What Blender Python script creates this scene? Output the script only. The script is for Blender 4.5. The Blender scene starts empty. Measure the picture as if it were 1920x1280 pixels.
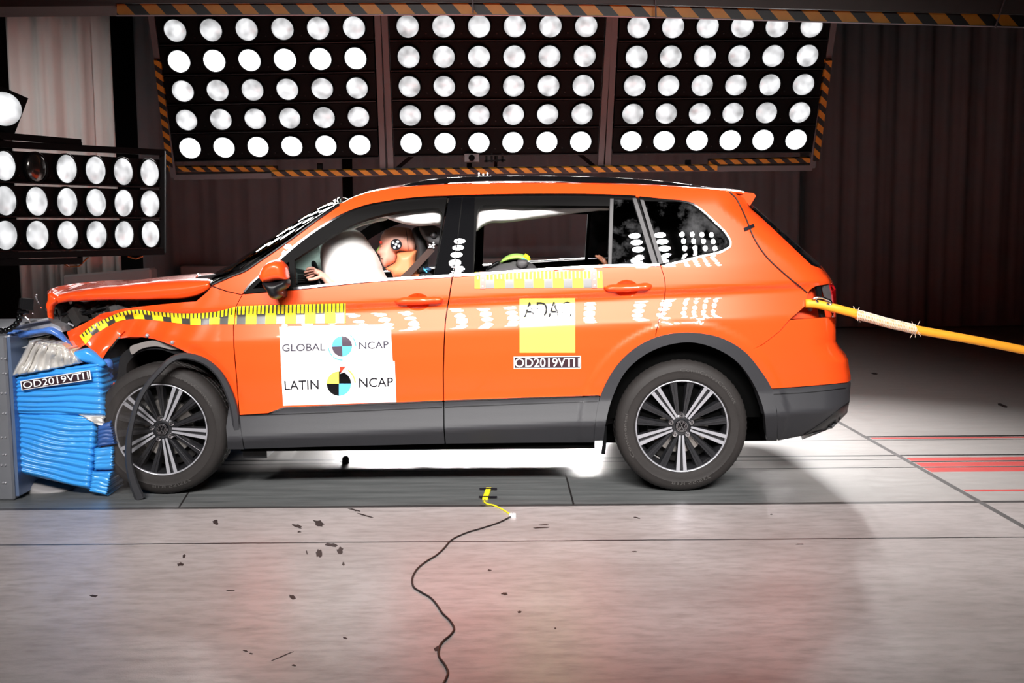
import bpy, bmesh, math, random
import numpy as np
from mathutils import Vector, Matrix, Euler
from mathutils.geometry import delaunay_2d_cdt

scene = bpy.context.scene
COL = scene.collection
rnd = random.Random(7)
PI = math.pi

# ------------------------------------------------------------------ camera
FPX = 1925.0
DCAM = 5.4
PITCH = math.radians(5.81)
ROLL = math.radians(-0.45)
RM = (Euler((PI / 2 - PITCH, 0, 0)).to_matrix() @ Matrix.Rotation(ROLL, 3, 'Z'))
RMN = np.array(RM)


def _dir(u, v):
    return RM @ Vector(((u - 960) / FPX, -(v - 640) / FPX, -1.0))


_d = _dir(1279, 925)
ZCAM = -_d.z * (DCAM + 0.02) / _d.y
CAMP = Vector((0, -DCAM, ZCAM))
cam = bpy.data.cameras.new('camera')
cam.sensor_width = 36
cam.lens = FPX * 36 / 1920
cam.clip_end = 100
camo = bpy.data.objects.new('camera', cam)
COL.objects.link(camo)
camo.matrix_world = Matrix.Translation(CAMP) @ RM.to_4x4()
scene.camera = camo

# ------------------------------------------------------------------ world, exposure, the lamps' light
world = bpy.data.worlds.new('hall')
scene.world = world
world.use_nodes = True
world.node_tree.nodes['Background'].inputs[0].default_value = (0.6, 0.57, 0.57, 1)
world.node_tree.nodes['Background'].inputs[1].default_value = 0.011
vs = scene.view_settings
vs.view_transform = 'Standard'
vs.look = 'None'
vs.gamma = 1
vs.use_curve_mapping = False
vs.exposure = 0.0

FRONT_W = 1.75      # each lamp of the bank above the camera
BACK_W = 18.0      # each row of the overhead bank behind the car
SIDE_W = 0.7


def area(name, loc, aim, energy, sx, sy=None, spread=90, col=(1, .97, .95), disk=False):
    l = bpy.data.lights.new(name, 'AREA')
    l.energy = energy
    l.color = col
    l.spread = math.radians(spread)
    if disk:
        l.shape = 'DISK'
        l.size = sx
    else:
        l.shape = 'RECTANGLE'
        l.size = sx
        l.size_y = sy
    o = bpy.data.objects.new(name, l)
    COL.objects.link(o)
    d = Vector(aim) - Vector(loc)
    o.location = loc
    o.rotation_euler = d.to_track_quat('-Z', 'Y').to_euler()
    return o


# front bank: round lamps high above the camera, aimed at the car's side
for bx in (-2.35, 0.0, 2.35):
    for i in range(6):
        for j in range(5):
            lx = bx + (i - 2.5) * 0.34
            ly = -6.6 - j * 0.13
            lz = 4.4 + j * 0.30
            area('front_lamp_light', (lx, ly, lz), (lx * 0.62, 0.0, 0.9), FRONT_W, 0.15, spread=42, disk=True)


# low lamps on the far side, hidden behind the car body, that light the floor under it
area('low_lamp_light', (0.0, 5.2, 1.06), (0.0, 1.2, 0.0), 42, 3.2, 0.16, spread=40)

# added light out of view that brightens the pale curtain
area('curtain_fill_light', (-5.6, 3.4, 3.4), (-4.75, 5.6, 2.0), 5, 0.3, 0.3, spread=80)

# ------------------------------------------------------------------ projection of traced points to real depths
def P(u, v, Y):
    d = _dir(u, v)
    t = (Y + DCAM) / d.y
    return CAMP + d * t


def PF(u, v, z=0.0):
    d = _dir(u, v)
    t = (z - ZCAM) / d.z
    return CAMP + d * t


def Pn(uv, Y):
    uv = np.asarray(uv, float)
    d = np.stack([(uv[:, 0] - 960) / FPX, -(uv[:, 1] - 640) / FPX, -np.ones(len(uv))], 1) @ RMN.T
    t = (np.asarray(Y) + DCAM) / d[:, 1]
    return np.array(CAMP) + d * t[:, None]


# ------------------------------------------------------------------ materials
def srgb(r, g, b):
    def f(c):
        c /= 255.0
        return c / 12.92 if c <= 0.04045 else ((c + 0.055) / 1.055) ** 2.4
    return (f(r), f(g), f(b), 1)


MATS = {}


class NT:
    def __init__(s, m):
        s.m = m
        s.t = m.node_tree

    def n(s, typ, **kw):
        x = s.t.nodes.new(typ)
        for k, v in kw.items():
            setattr(x, k, v)
        return x

    def l(s, a, b):
        s.t.links.new(a, b)

    def math(s, op, a, b=None, clamp=False):
        x = s.n('ShaderNodeMath', operation=op)
        x.use_clamp = clamp
        for i, q in enumerate((a, b)):
            if q is None:
                continue
            if isinstance(q, (int, float)):
                x.inputs[i].default_value = q
            else:
                s.l(q, x.inputs[i])
        return x.outputs[0]

    def mix(s, fac, a, b):
        x = s.n('ShaderNodeMix', data_type='RGBA')
        for key, q in ((0, fac), (6, a), (7, b)):
            if isinstance(q, (int, float)):
                x.inputs[key].default_value = q
            elif isinstance(q, tuple):
                x.inputs[key].default_value = q
            else:
                s.l(q, x.inputs[key])
        return x.outputs[2]

    def noise(s, vec, scale, detail=4, rough=0.55):
        x = s.n('ShaderNodeTexNoise')
        x.inputs['Scale'].default_value = scale
        x.inputs['Detail'].default_value = detail
        x.inputs['Roughness'].default_value = rough
        if vec is not None:
            s.l(vec, x.inputs['Vector'])
        return x.outputs[0]

    def ramp(s, fac, stops):
        x = s.n('ShaderNodeValToRGB')
        e = x.color_ramp.elements
        while len(e) < len(stops):
            e.new(0.5)
        for el, (p, c) in zip(e, stops):
            el.position = p
            el.color = c if isinstance(c, tuple) else (c, c, c, 1)
        s.l(fac, x.inputs[0])
        return x.outputs[0]


def mat(name, col, rough=0.5, metal=0.0, coat=0.0, var=0.12, vscale=9.0, bump=0.0, bscale=60.0, spec=0.5, emit=None,
        trans=0.0, alpha=1.0, coat_rough=0.0, sheen=0.0):
    if name in MATS:
        return MATS[name]
    m = bpy.data.materials.new(name)
    m.use_nodes = True
    nt = NT(m)
    b = m.node_tree.nodes['Principled BSDF']
    tc = nt.n('ShaderNodeTexCoord').outputs['Object']
    if len(col) == 3:
        col = srgb(*col)
    if var > 0:
        nz = nt.noise(tc, vscale)
        dark = tuple(c * (1 - var) for c in col[:3]) + (1,)
        lite = tuple(min(1, c * (1 + var)) for c in col[:3]) + (1,)
        nt.l(nt.mix(nz, dark, lite), b.inputs['Base Color'])
    else:
        b.inputs['Base Color'].default_value = col
    b.inputs['Roughness'].default_value = rough
    b.inputs['Metallic'].default_value = metal
    b.inputs['Coat Weight'].default_value = coat
    b.inputs['Coat Roughness'].default_value = coat_rough
    b.inputs['Specular IOR Level'].default_value = spec
    b.inputs['Transmission Weight'].default_value = trans
    b.inputs['Alpha'].default_value = alpha
    b.inputs['Sheen Weight'].default_value = sheen
    if emit:
        b.inputs['Emission Color'].default_value = col
        b.inputs['Emission Strength'].default_value = emit
    if bump > 0:
        bp = nt.n('ShaderNodeBump')
        bp.inputs['Strength'].default_value = bump
        bp.inputs['Distance'].default_value = 0.01
        nt.l(nt.noise(tc, bscale), bp.inputs['Height'])
        nt.l(bp.outputs[0], b.inputs['Normal'])
    MATS[name] = m
    return m


PAINT = mat('orange_paint', (0.90, 0.074, 0.010, 1), rough=0.36, metal=0.06, coat=1.0, var=0.03, vscale=3, spec=0.2)
PAINT_IN = mat('orange_primer', (0.75, 0.06, 0.01, 1), rough=0.45, var=0.08)
CLAD = mat('grey_cladding', (47, 47, 50), rough=0.45, var=0.06, bump=0.04, bscale=300, spec=0.28)
BLACK = mat('black_plastic', (17, 17, 19), rough=0.42, var=0.1, spec=0.25)
GLOSSB = mat('gloss_black', (8, 8, 10), rough=0.6, coat=1.0, var=0.05, spec=0.02)
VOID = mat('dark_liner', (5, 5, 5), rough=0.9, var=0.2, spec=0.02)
ENGINE = mat('engine_bay', (38, 36, 35), rough=0.6, var=0.5, vscale=14, bump=0.3, bscale=30)
CHROME = mat('chrome', (225, 225, 228), rough=0.12, metal=1.0, var=0.02)
SEALR = mat('rubber_seal', (12, 11, 11), rough=0.6, var=0.1, spec=0.06)
TYRE = mat('tyre_rubber', (40, 37, 36), rough=0.62, var=0.16, vscale=14, bump=0.08, bscale=120, spec=0.22)
TYRELET = mat('tyre_lettering', (58, 55, 53), rough=0.6, var=0.1)
RIMD = mat('rim_dark', (44, 44, 47), rough=0.3, metal=0.5, var=0.08, coat=0.4)
RIMM = mat('rim_machined', (176, 176, 182), rough=0.32, metal=0.55, var=0.05, spec=0.6)
STEEL = mat('steel', (168, 168, 173), rough=0.38, metal=0.5, var=0.15, vscale=20, bump=0.05)
DISC = mat('brake_steel', (190, 185, 180), rough=0.32, metal=0.8, var=0.2, vscale=30)
WHITE = mat('sticker_white', (246, 246, 246), rough=0.5, var=0.01, spec=0.2)
YEL = mat('sticker_yellow', (250, 228, 40), rough=0.45, var=0.02, spec=0.2)
YELPALE = mat('sticker_pale_yellow', (250, 236, 90), rough=0.18, var=0.02, coat=0.6)
DGREY = mat('sticker_grey', (58, 56, 52), rough=0.3, var=0.05)
INK = mat('sticker_black', (24, 22, 28), rough=0.6, var=0.03, spec=0.1)
INKGL = mat('sticker_gloss_black', (26, 24, 24), rough=0.5, var=0.03, coat=0.2, spec=0.1)
INKB = mat('sticker_blue', (92, 190, 235), rough=0.35, var=0.03)
INKR = mat('sticker_red', (220, 60, 40), rough=0.35, var=0.03)
INKG = mat('sticker_pale_grey', (205, 205, 208), rough=0.35, var=0.03)
LABELB = mat('label_black', (52, 34, 40), rough=0.5, var=0.05, spec=0.15)
BAG = mat('airbag_cloth', (238, 236, 234), rough=0.85, var=0.03, bump=0.25, bscale=14)
BAGT = mat('airbag_tint', (236, 243, 239), rough=0.8, var=0.05, bump=0.1, bscale=8)
_t = NT(BAGT)
_o = [n for n in _t.t.nodes if n.type == 'OUTPUT_MATERIAL'][0]
_tl = _t.n('ShaderNodeBsdfTranslucent')      # thin cloth lets light through
_tl.inputs[0].default_value = (0.85, 0.9, 0.87, 1)
_mx = _t.n('ShaderNodeMixShader')
_mx.inputs[0].default_value = 0.55
_t.l(_t.t.nodes['Principled BSDF'].outputs[0], _mx.inputs[1])
_t.l(_tl.outputs[0], _mx.inputs[2])
_t.l(_mx.outputs[0], _o.inputs[0])
SKIN = mat('dummy_skin', (222, 164, 144), rough=0.45, var=0.05)
SKIN2 = mat('dummy_neck_skin', (226, 138, 92), rough=0.5, var=0.05)
SEAT = mat('seat_fabric', (38, 36, 37), rough=0.85, var=0.2, bump=0.2, bscale=200)
TRIMG = mat('interior_grey', (70, 68, 69), rough=0.6, var=0.1)
HEADL = mat('headliner', (150, 146, 140), rough=0.9, var=0.05)
LIME = mat('lime_fabric', (160, 205, 95), rough=0.75, var=0.12, vscale=40)
CSEAT = mat('child_seat_fabric', (78, 76, 78), rough=0.9, var=0.2, bump=0.2, bscale=150)
BARB = mat('barrier_blue', (56, 148, 222), rough=0.24, var=0.1, vscale=6, bump=0.08, bscale=18)
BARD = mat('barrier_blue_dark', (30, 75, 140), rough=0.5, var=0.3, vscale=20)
FOIL = mat('crumpled_foil', (222, 219, 214), rough=0.3, metal=0.45, var=0.12, bump=0.5, bscale=22)
HONEY = mat('honeycomb', (150, 150, 130), rough=0.5, metal=0.5, var=0.3, vscale=60, bump=0.5, bscale=150)
ROPE = mat('rope_orange', (250, 165, 35), rough=0.6, var=0.08, vscale=30, bump=0.1, bscale=150)
ROPEW = mat('rope_splice', (226, 205, 185), rough=0.8, var=0.15, vscale=60)
CABLE = mat('cable_black', (24, 20, 20), rough=0.5, var=0.1)
CURT = mat('curtain_cloth', (140, 150, 156), rough=0.95, var=0.1, vscale=3)
CURTL = mat('curtain_lit_cloth', (236, 228, 224), rough=0.95, var=0.06, vscale=3)  # cloth tone raised to carry the lamp light falling on this curtain
CEIL = mat('ceiling_dark', (40, 38, 38), rough=0.8, var=0.15)
WALLM = mat('wall_dark', (46, 42, 42), rough=0.9, var=0.15)
BEAM = mat('beam_grey', (72, 71, 70), rough=0.7, var=0.15)
RIGB = mat('rig_black', (7, 7, 8), rough=0.6, var=0.15, spec=0.1)
RIGF = mat('rig_frame', (92, 92, 95), rough=0.55, var=0.1)
BLOCK = mat('block_grey', (150, 146, 146), rough=0.8, var=0.08)


def hazard_mat(name, kx, kz, ph=0.0):
    m = bpy.data.materials.new(name)
    m.use_nodes = True
    nt = NT(m)
    b = m.node_tree.nodes['Principled BSDF']
    pos = nt.n('ShaderNodeNewGeometry').outputs['Position']
    sx = nt.n('ShaderNodeSeparateXYZ')
    nt.l(pos, sx.inputs[0])
    f = nt.math('ADD', nt.math('MULTIPLY', sx.outputs[0], kx), nt.math('MULTIPLY', sx.outputs[2], kz))
    f = nt.math('FRACT', nt.math('ADD', f, ph + 50))
    g = nt.math('GREATER_THAN', f, 0.52)
    nz = nt.noise(pos, 12)
    ye = nt.mix(nz, srgb(170, 108, 22), srgb(205, 142, 34))
    nt.l(nt.mix(g, ye, srgb(24, 22, 22)), b.inputs['Base Color'])
    b.inputs['Roughness'].default_value = 0.5
    return m


def glass_mat(name, tint, refl=0.9, dirt=0.0):
    m = bpy.data.materials.new(name)
    m.use_nodes = True
    nt = NT(m)
    for n in list(nt.t.nodes):
        if n.type != 'OUTPUT_MATERIAL':
            nt.t.nodes.remove(n)
    out = [n for n in nt.t.nodes if n.type == 'OUTPUT_MATERIAL'][0]
    tr = nt.n('ShaderNodeBsdfTransparent')
    tr.inputs[0].default_value = tint
    gl = nt.n('ShaderNodeBsdfGlossy')
    gl.inputs['Roughness'].default_value = 0.01
    fr = nt.n('ShaderNodeFresnel')
    fr.inputs['IOR'].default_value = 1.5
    mx = nt.n('ShaderNodeMixShader')
    nt.l(fr.outputs[0], mx.inputs[0])
    nt.l(tr.outputs[0], mx.inputs[1])
    nt.l(gl.outputs[0], mx.inputs[2])
    last = mx.outputs[0]
    if dirt > 0:
        tc = nt.n('ShaderNodeTexCoord').outputs['Object']
        mp = nt.n('ShaderNodeMapping')
        mp.inputs['Scale'].default_value = (1, 1, 1)
        nt.l(tc, mp.inputs[0])
        nz = nt.noise(mp.outputs[0], 5.0, 7, 0.62)
        f = nt.ramp(nz, [(0.5, 0.0), (0.78, dirt)])
        df = nt.n('ShaderNodeBsdfDiffuse')
        df.inputs[0].default_value = (0.6, 0.6, 0.62, 1)
        mx2 = nt.n('ShaderNodeMixShader')
        nt.l(f, mx2.inputs[0])
        nt.l(last, mx2.inputs[1])
        nt.l(df.outputs[0], mx2.inputs[2])
        last = mx2.outputs[0]
    nt.l(last, out.inputs[0])
    return m


GLASS_DARK = glass_mat('privacy_glass', (0.10, 0.10, 0.105, 1), dirt=0.16)
GLASS = glass_mat('clear_glass', (0.82, 0.9, 0.88, 1))
GLASS_WS = glass_mat('windscreen_glass', (0.78, 0.9, 0.87, 1), dirt=0.03)


def lens_mat(name, lo, hi, col=(0.975, 0.985, 1, 1)):
    m = bpy.data.materials.new(name)
    m.use_nodes = True
    nt = NT(m)
    b = m.node_tree.nodes['Principled BSDF']
    tc = nt.n('ShaderNodeTexCoord').outputs['Object']
    oi = nt.n('ShaderNodeObjectInfo').outputs['Random']
    sc = nt.n('ShaderNodeVectorMath', operation='SCALE')
    nt.l(tc, sc.inputs[0])
    sc.inputs[3].default_value = 1.0
    ad = nt.n('ShaderNodeVectorMath', operation='ADD')
    cb = nt.n('ShaderNodeCombineXYZ')
    nt.l(nt.math('MULTIPLY', oi, 37.0), cb.inputs[2])
    nt.l(sc.outputs[0], ad.inputs[0])
    nt.l(cb.outputs[0], ad.inputs[1])
    nz = nt.noise(ad.outputs[0], 11.0, 1, 0.4)
    ln = nt.n('ShaderNodeVectorMath', operation='LENGTH')
    nt.l(tc, ln.inputs[0])
    r = nt.math('DIVIDE', ln.outputs['Value'], 0.1)
    core = nt.math('SUBTRACT', 1.0, nt.math('MULTIPLY', r, r), clamp=True)
    f = nt.math('ADD', nt.math('MULTIPLY', core, 0.5), nt.math('MULTIPLY', nt.math('SUBTRACT', nz, 0.36), 1.7))
    s = nt.n('ShaderNodeMapRange')
    s.inputs['To Min'].default_value = lo
    s.inputs['To Max'].default_value = hi
    nt.l(f, s.inputs['Value'])
    b.inputs['Base Color'].default_value = (0.06, 0.065, 0.07, 1)
    b.inputs['Roughness'].default_value = 0.25
    b.inputs['Emission Color'].default_value = col
    nt.l(s.outputs[0], b.inputs['Emission Strength'])
    return m


LENS = lens_mat('lamp_lens_lit', 0.40, 1.3)
LENS_HOT = lens_mat('lamp_lens_glaring', 1.6, 6.0)
LENS_OFF = mat('lamp_lens_unlit', (90, 88, 86), rough=0.18, metal=0.9, var=0.5, vscale=30)

# ------------------------------------------------------------------ object helpers


def link(name, me, parent=None):
    o = bpy.data.objects.new(name, me)
    COL.objects.link(o)
    if parent is not None:
        o.parent = parent
        o.matrix_parent_inverse = parent.matrix_world.inverted()
    return o


def empty(name, loc, parent=None):
    o = bpy.data.objects.new(name, None)
    COL.objects.link(o)
    o.location = loc
    o.empty_display_size = 0.1
    o.matrix_world = Matrix.Translation(Vector(loc))
    if parent is not None:
        o.parent = parent
        o.matrix_parent_inverse = parent.matrix_world.inverted()
    return o


def tag(o, label=None, cat=None, group=None, kind=None):
    if label:
        o['label'] = label
    if cat:
        o['category'] = cat
    if group:
        o['group'] = group
    if kind:
        o['kind'] = kind
    return o


def mesh(name, verts, faces, m, parent=None, smooth=False, mi=None, normals=None):
    me = bpy.data.meshes.new(name)
    me.from_pydata([tuple(v) for v in verts], [], faces)
    ms = m if isinstance(m, (list, tuple)) else [m]
    for q in ms:
        me.materials.append(q)
    if mi is not None:
        me.polygons.foreach_set('material_index', mi)
    if smooth:
        me.polygons.foreach_set('use_smooth', [True] * len(me.polygons))
    me.update()
    if normals is not None:
        me.normals_split_custom_set(normals)
    return link(name, me, parent)


class MB:
    """collects simple solids into one mesh"""

    def __init__(s):
        s.v = []
        s.f = []
        s.mi = []

    def add(s, verts, faces, k=0):
        o = len(s.v)
        s.v += [Vector(v) for v in verts]
        s.f += [tuple(i + o for i in f) for f in faces]
        s.mi += [k] * len(faces)

    def box(s, lo, hi, k=0, M=None):
        x0, y0, z0 = lo
        x1, y1, z1 = hi
        vs_ = [Vector(p) for p in ((x0, y0, z0), (x1, y0, z0), (x1, y1, z0), (x0, y1, z0), (x0, y0, z1), (x1, y0, z1), (x1, y1, z1), (x0, y1, z1))]
        if M is not None:
            vs_ = [M @ p for p in vs_]
        s.add(vs_, [(3, 2, 1, 0), (4, 5, 6, 7), (0, 1, 5, 4), (1, 2, 6, 5), (2, 3, 7, 6), (3, 0, 4, 7)], k)

    def bar(s, a, b, w, h, k=0, up=(0, 0, 1)):
        a = Vector(a)
        b = Vector(b)
        d = (b - a)
        L = d.length
        d.normalize()
        up = Vector(up)
        if abs(d.dot(up)) > 0.99:
            up = Vector((0, 1, 0))
        sd = d.cross(up).normalized()
        up = sd.cross(d).normalized()
        M = Matrix((d, sd, up)).transposed().to_4x4()
        M.translation = a
        s.box((0, -w / 2, -h / 2), (L, w / 2, h / 2), k, M)

    def tube(s, pts, r, n=10, k=0, caps=True):
        pts = [Vector(p) for p in pts]
        rr = r if isinstance(r, (list, tuple)) else [r] * len(pts)
        rings = []
        ref = Vector((0, 0, 1))
        for i, p in enumerate(pts):
            t = (pts[min(i + 1, len(pts) - 1)] - pts[max(i - 1, 0)]).normalized()
            if abs(t.dot(ref)) > 0.95:
                ref = Vector((0, 1, 0)) if abs(t.y) < 0.9 else Vector((1, 0, 0))
            a = t.cross(ref).normalized()
            b = a.cross(t).normalized()
            rings.append([p + (a * math.cos(q) + b * math.sin(q)) * rr[i] for q in [2 * PI * j / n for j in range(n)]])
            ref = b
        vv = [p for rg in rings for p in rg]
        ff = []
        for i in range(len(rings) - 1):
            for j in range(n):
                ff.append((i * n + j, i * n + (j + 1) % n, (i + 1) * n + (j + 1) % n, (i + 1) * n + j))
        if caps:
            ff.append(tuple(reversed(range(n))))
            ff.append(tuple(range((len(rings) - 1) * n, len(rings) * n)))
        s.add(vv, ff, k)

    def cyl(s, a, b, r, n=20, k=0):
        s.tube([a, b], r, n, k)

    def ball(s, c, r, n=12, k=0, sc=(1, 1, 1)):
        vv = []
        m = n // 2
        for i in range(1, m):
            for j in range(n):
                th = PI * i / m
                ph = 2 * PI * j / n
                vv.append(Vector(c) + Vector((math.sin(th) * math.cos(ph) * sc[0], math.sin(th) * math.sin(ph) * sc[1], math.cos(th) * sc[2])) * r)
        top = len(vv)
        vv.append(Vector(c) + Vector((0, 0, r * sc[2])))
        vv.append(Vector(c) - Vector((0, 0, r * sc[2])))
        ff = []
        for i in range(m - 2):
            for j in range(n):
                ff.append((i * n + j, (i + 1) * n + j, (i + 1) * n + (j + 1) % n, i * n + (j + 1) % n))
        for j in range(n):
            ff.append((top, j, (j + 1) % n))
            ff.append((top + 1, (m - 2) * n + (j + 1) % n, (m - 2) * n + j))
        s.add(vv, ff, k)

    def build(s, name, m, parent=None, smooth=False, autosmooth=None):
        o = mesh(name, s.v, s.f, m, parent, smooth, s.mi)
        if autosmooth:
            sharp(o, autosmooth)
        return o


def sharp(o, deg):
    me = o.data
    bm = bmesh.new()
    bm.from_mesh(me)
    ca = math.radians(deg)
    for e in bm.edges:
        if len(e.link_faces) == 2:
            if e.calc_face_angle(0) > ca:
                e.smooth = False
    for f in bm.faces:
        f.smooth = True
    bm.to_mesh(me)
    bm.free()


def cr(pts, step=6.0, closed=False):
    """Catmull-Rom through the points, resampled"""
    p = [np.array(q, float) for q in pts]
    n = len(p)
    out = []
    segs = n if closed else n - 1
    for i in range(segs):
        if closed:
            a, b, c, d = p[(i - 1) % n], p[i], p[(i + 1) % n], p[(i + 2) % n]
        else:
            b, c = p[i], p[i + 1]
            a = p[i - 1] if i > 0 else 2 * b - c
            d = p[i + 2] if i + 2 < n else 2 * c - b
        L = np.linalg.norm(c - b)
        k = max(1, int(math.ceil(L / step)))
        # centripetal-ish tangents
        la, lb, lc = np.linalg.norm(b - a) + 1e-9, L + 1e-9, np.linalg.norm(d - c) + 1e-9
        m0 = ((c - b) / lb * la + (b - a) / la * lb) / (la + lb) * lb
        m1 = ((d - c) / lc * lb + (c - b) / lb * lc) / (lb + lc) * lb
        for j in range(k):
            t = j / k
            out.append((2 * t ** 3 - 3 * t ** 2 + 1) * b + (t ** 3 - 2 * t ** 2 + t) * m0 + (-2 * t ** 3 + 3 * t ** 2) * c + (t ** 3 - t ** 2) * m1)
    if not closed:
        out.append(p[-1])
    return [tuple(q) for q in out]


def dens(poly, step):
    out = []
    n = len(poly)
    for i in range(n):
        a = np.array(poly[i], float)
        b = np.array(poly[(i + 1) % n], float)
        k = max(1, int(math.ceil(np.linalg.norm(b - a) / step)))
        for j in range(k):
            out.append(tuple(a + (b - a) * j / k))
    return out


def inpoly(px, py, poly):
    c = np.zeros(len(px), bool)
    n = len(poly)
    for i in range(n):
        x0, y0 = poly[i]
        x1, y1 = poly[(i + 1) % n]
        if y0 == y1:
            continue
        k = ((y0 > py) != (y1 > py)) & (px < (x1 - x0) * (py - y0) / (y1 - y0) + x0)
        c ^= k
    return c


def bdist(pts, polys):
    d = np.full(len(pts), 1e9)
    for poly in polys:
        q = np.array(poly, float)
        r = np.roll(q, -1, 0)
        for a, b in zip(q, r):
            ab = b - a
            L2 = ab @ ab + 1e-12
            t = np.clip(((pts - a) @ ab) / L2, 0, 1)
            d = np.minimum(d, np.hypot(*(pts - a - t[:, None] * ab).T))
    return d


def tri2d(poly, step=7.0, holes=(), bstep=None):
    """triangulate a 2D polygon densely; returns verts(N,2), tris, boundary edges"""
    bs = bstep or step
    loops = [dens(poly, bs)] + [dens(h, bs) for h in holes]
    pts, edges = [], []
    for L in loops:
        o = len(pts)
        pts += L
        edges += [(o + i, o + (i + 1) % len(L)) for i in range(len(L))]
    a = np.array(loops[0])
    xs = np.arange(a[:, 0].min() + step * 0.5, a[:, 0].max(), step)
    ys = np.arange(a[:, 1].min() + step * 0.5, a[:, 1].max(), step)
    if len(xs) and len(ys):
        gx, gy = np.meshgrid(xs, ys)
        gx = gx + (np.arange(gx.shape[0]) % 2)[:, None] * step * 0.5
        g = np.stack([gx.ravel(), gy.ravel()], 1)
        k = inpoly(g[:, 0], g[:, 1], loops[0])
        for h in loops[1:]:
            k &= ~inpoly(g[:, 0], g[:, 1], h)
        g = g[k]
        if len(g):
            g = g[bdist(g, loops) > step * 0.45]
            pts += [tuple(q) for q in g]
    r = delaunay_2d_cdt([Vector(p) for p in pts], edges, [], 0, 1e-5)
    vs_ = np.array([tuple(v) for v in r[0]])
    tr = np.array([f for f in r[2] if len(f) == 3])
    c = vs_[tr].mean(1)
    k = inpoly(c[:, 0], c[:, 1], loops[0])
    for h in loops[1:]:
        k &= ~inpoly(c[:, 0], c[:, 1], h)
    tr = tr[k]
    # orient: counter-clockwise in image coordinates (v down) seen from the camera
    p0, p1, p2 = vs_[tr[:, 0]], vs_[tr[:, 1]], vs_[tr[:, 2]]
    ar = (p1[:, 0] - p0[:, 0]) * (p2[:, 1] - p0[:, 1]) - (p1[:, 1] - p0[:, 1]) * (p2[:, 0] - p0[:, 0])
    tr = tr[np.abs(ar) > 1e-6]
    ar = ar[np.abs(ar) > 1e-6]
    tr[ar > 0] = tr[ar > 0][:, ::-1]
    cnt = {}
    for t in tr:
        for i in range(3):
            e = (int(t[i]), int(t[(i + 1) % 3]))
            key = (min(e), max(e))
            cnt.setdefault(key, []).append(e)
    be = [x[0] for x in cnt.values() if len(x) == 1]
    return vs_, [tuple(int(i) for i in t) for t in tr], be


def slab(name, poly, Y, th, m, parent=None, step=None, bstep=8, tilt=None):
    """prism: traced outline set up at its depth Y with thickness th away from the camera"""
    if step is None:
        step = 1e5
    vs_, tr, be = tri2d(poly, step, bstep=bstep)
    A = Pn(vs_, Y if tilt is None else np.array([tilt(u, v) for u, v in vs_]))
    B = A.copy()
    B[:, 1] += th
    n = len(A)
    f = list(tr) + [tuple(i + n for i in reversed(t)) for t in tr] + [(b, a, a + n, b + n) for a, b in be]
    return mesh(name, np.vstack([A, B]), f, m, parent)


def inflate(name, poly, Y, W, dm, m, parent=None, step=5.0, power=0.5, wr=None, seed=None, amp=0.0, far=1.0, bend=None):
    """a padded body whose outline is the traced one: thickest in the middle, rounding to the edge"""
    vs_, tr, be = tri2d(poly, step, bstep=step)
    d = bdist(vs_, [poly])
    bd = set(i for e in be for i in e)
    q = np.clip(d / dm, 0, 1)
    prof = np.power(np.clip(1 - (1 - q) ** 2, 0, 1), power)
    for i in bd:
        prof[i] = 0
    A = Pn(vs_, np.full(len(vs_), Y))
    yo = np.zeros(len(vs_)) if bend is None else np.array([bend(u, v) for u, v in vs_])
    w = W * prof
    if amp:
        rs = random.Random(seed or 3)
        ph = [(rs.uniform(.02, .09), rs.uniform(.02, .09), rs.uniform(0, 6)) for _ in range(5)]
        nz = sum(np.sin(vs_[:, 0] * a + vs_[:, 1] * b + c) for a, b, c in ph) / 5
        w = w * (1 + amp * nz)
    N = A.copy()
    N[:, 1] += yo - w
    F = A.copy()
    F[:, 1] += yo + w * far
    idx = {}
    V = list(N)
    n = len(A)
    for i in range(n):
        if i in bd:
            idx[i] = i
        else:
            idx[i] = len(V)
            V.append(F[i])
    f = list(tr) + [tuple(idx[i] for i in reversed(t)) for t in tr]
    f = [t for t in f if len(set(t)) == 3]
    fs = set()
    g = []
    for t in f:
        k = tuple(sorted(t))
        if k in fs:
            continue
        fs.add(k)
        g.append(t)
    return mesh(name, V, g, m, parent, smooth=True)


_tcache = {}


def text2d(s, extrude=0):
    """outline triangles of a string scaled to the unit box; (verts (N,2) with y up, faces, aspect)"""
    if s in _tcache:
        return _tcache[s]
    cu = bpy.data.curves.new('t', 'FONT')
    cu.body = s
    cu.resolution_u = 4
    cu.offset = 0.005
    o = bpy.data.objects.new('t', cu)
    COL.objects.link(o)
    dg = bpy.context.evaluated_depsgraph_get()
    me = bpy.data.meshes.new_from_object(o.evaluated_get(dg))
    v = np.array([tuple(q.co)[:2] for q in me.vertices])
    f = [tuple(p.vertices) for p in me.polygons]
    COL.objects.unlink(o)
    bpy.data.objects.remove(o)
    bpy.data.curves.remove(cu)
    bpy.data.meshes.remove(me)
    lo, hi = v.min(0), v.max(0)
    asp = (hi[0] - lo[0]) / (hi[1] - lo[1])
    v = (v - lo) / (hi - lo)
    # split long edges is not needed: surfaces are only gently curved
    _tcache[s] = (v, f, asp)
    return _tcache[s]


def quadmap(q, st):
    """bilinear map of (s,t) with t=0 at the bottom; q = TL,TR,BR,BL"""
    q = np.array(q, float)
    s = st[:, :1]
    t = st[:, 1:2]
    return q[0] * (1 - s) * t + q[1] * s * t + q[2] * s * (1 - t) + q[3] * (1 - s) * (1 - t)
# ================================================================== the hall
YA, YB, YC = PF(960, 946).y, PF(960, 1014).y, PF(960, 887).y
YR0, YR1 = PF(960, 867).y, PF(960, 881).y
YE = PF(1700, 822).y


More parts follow.
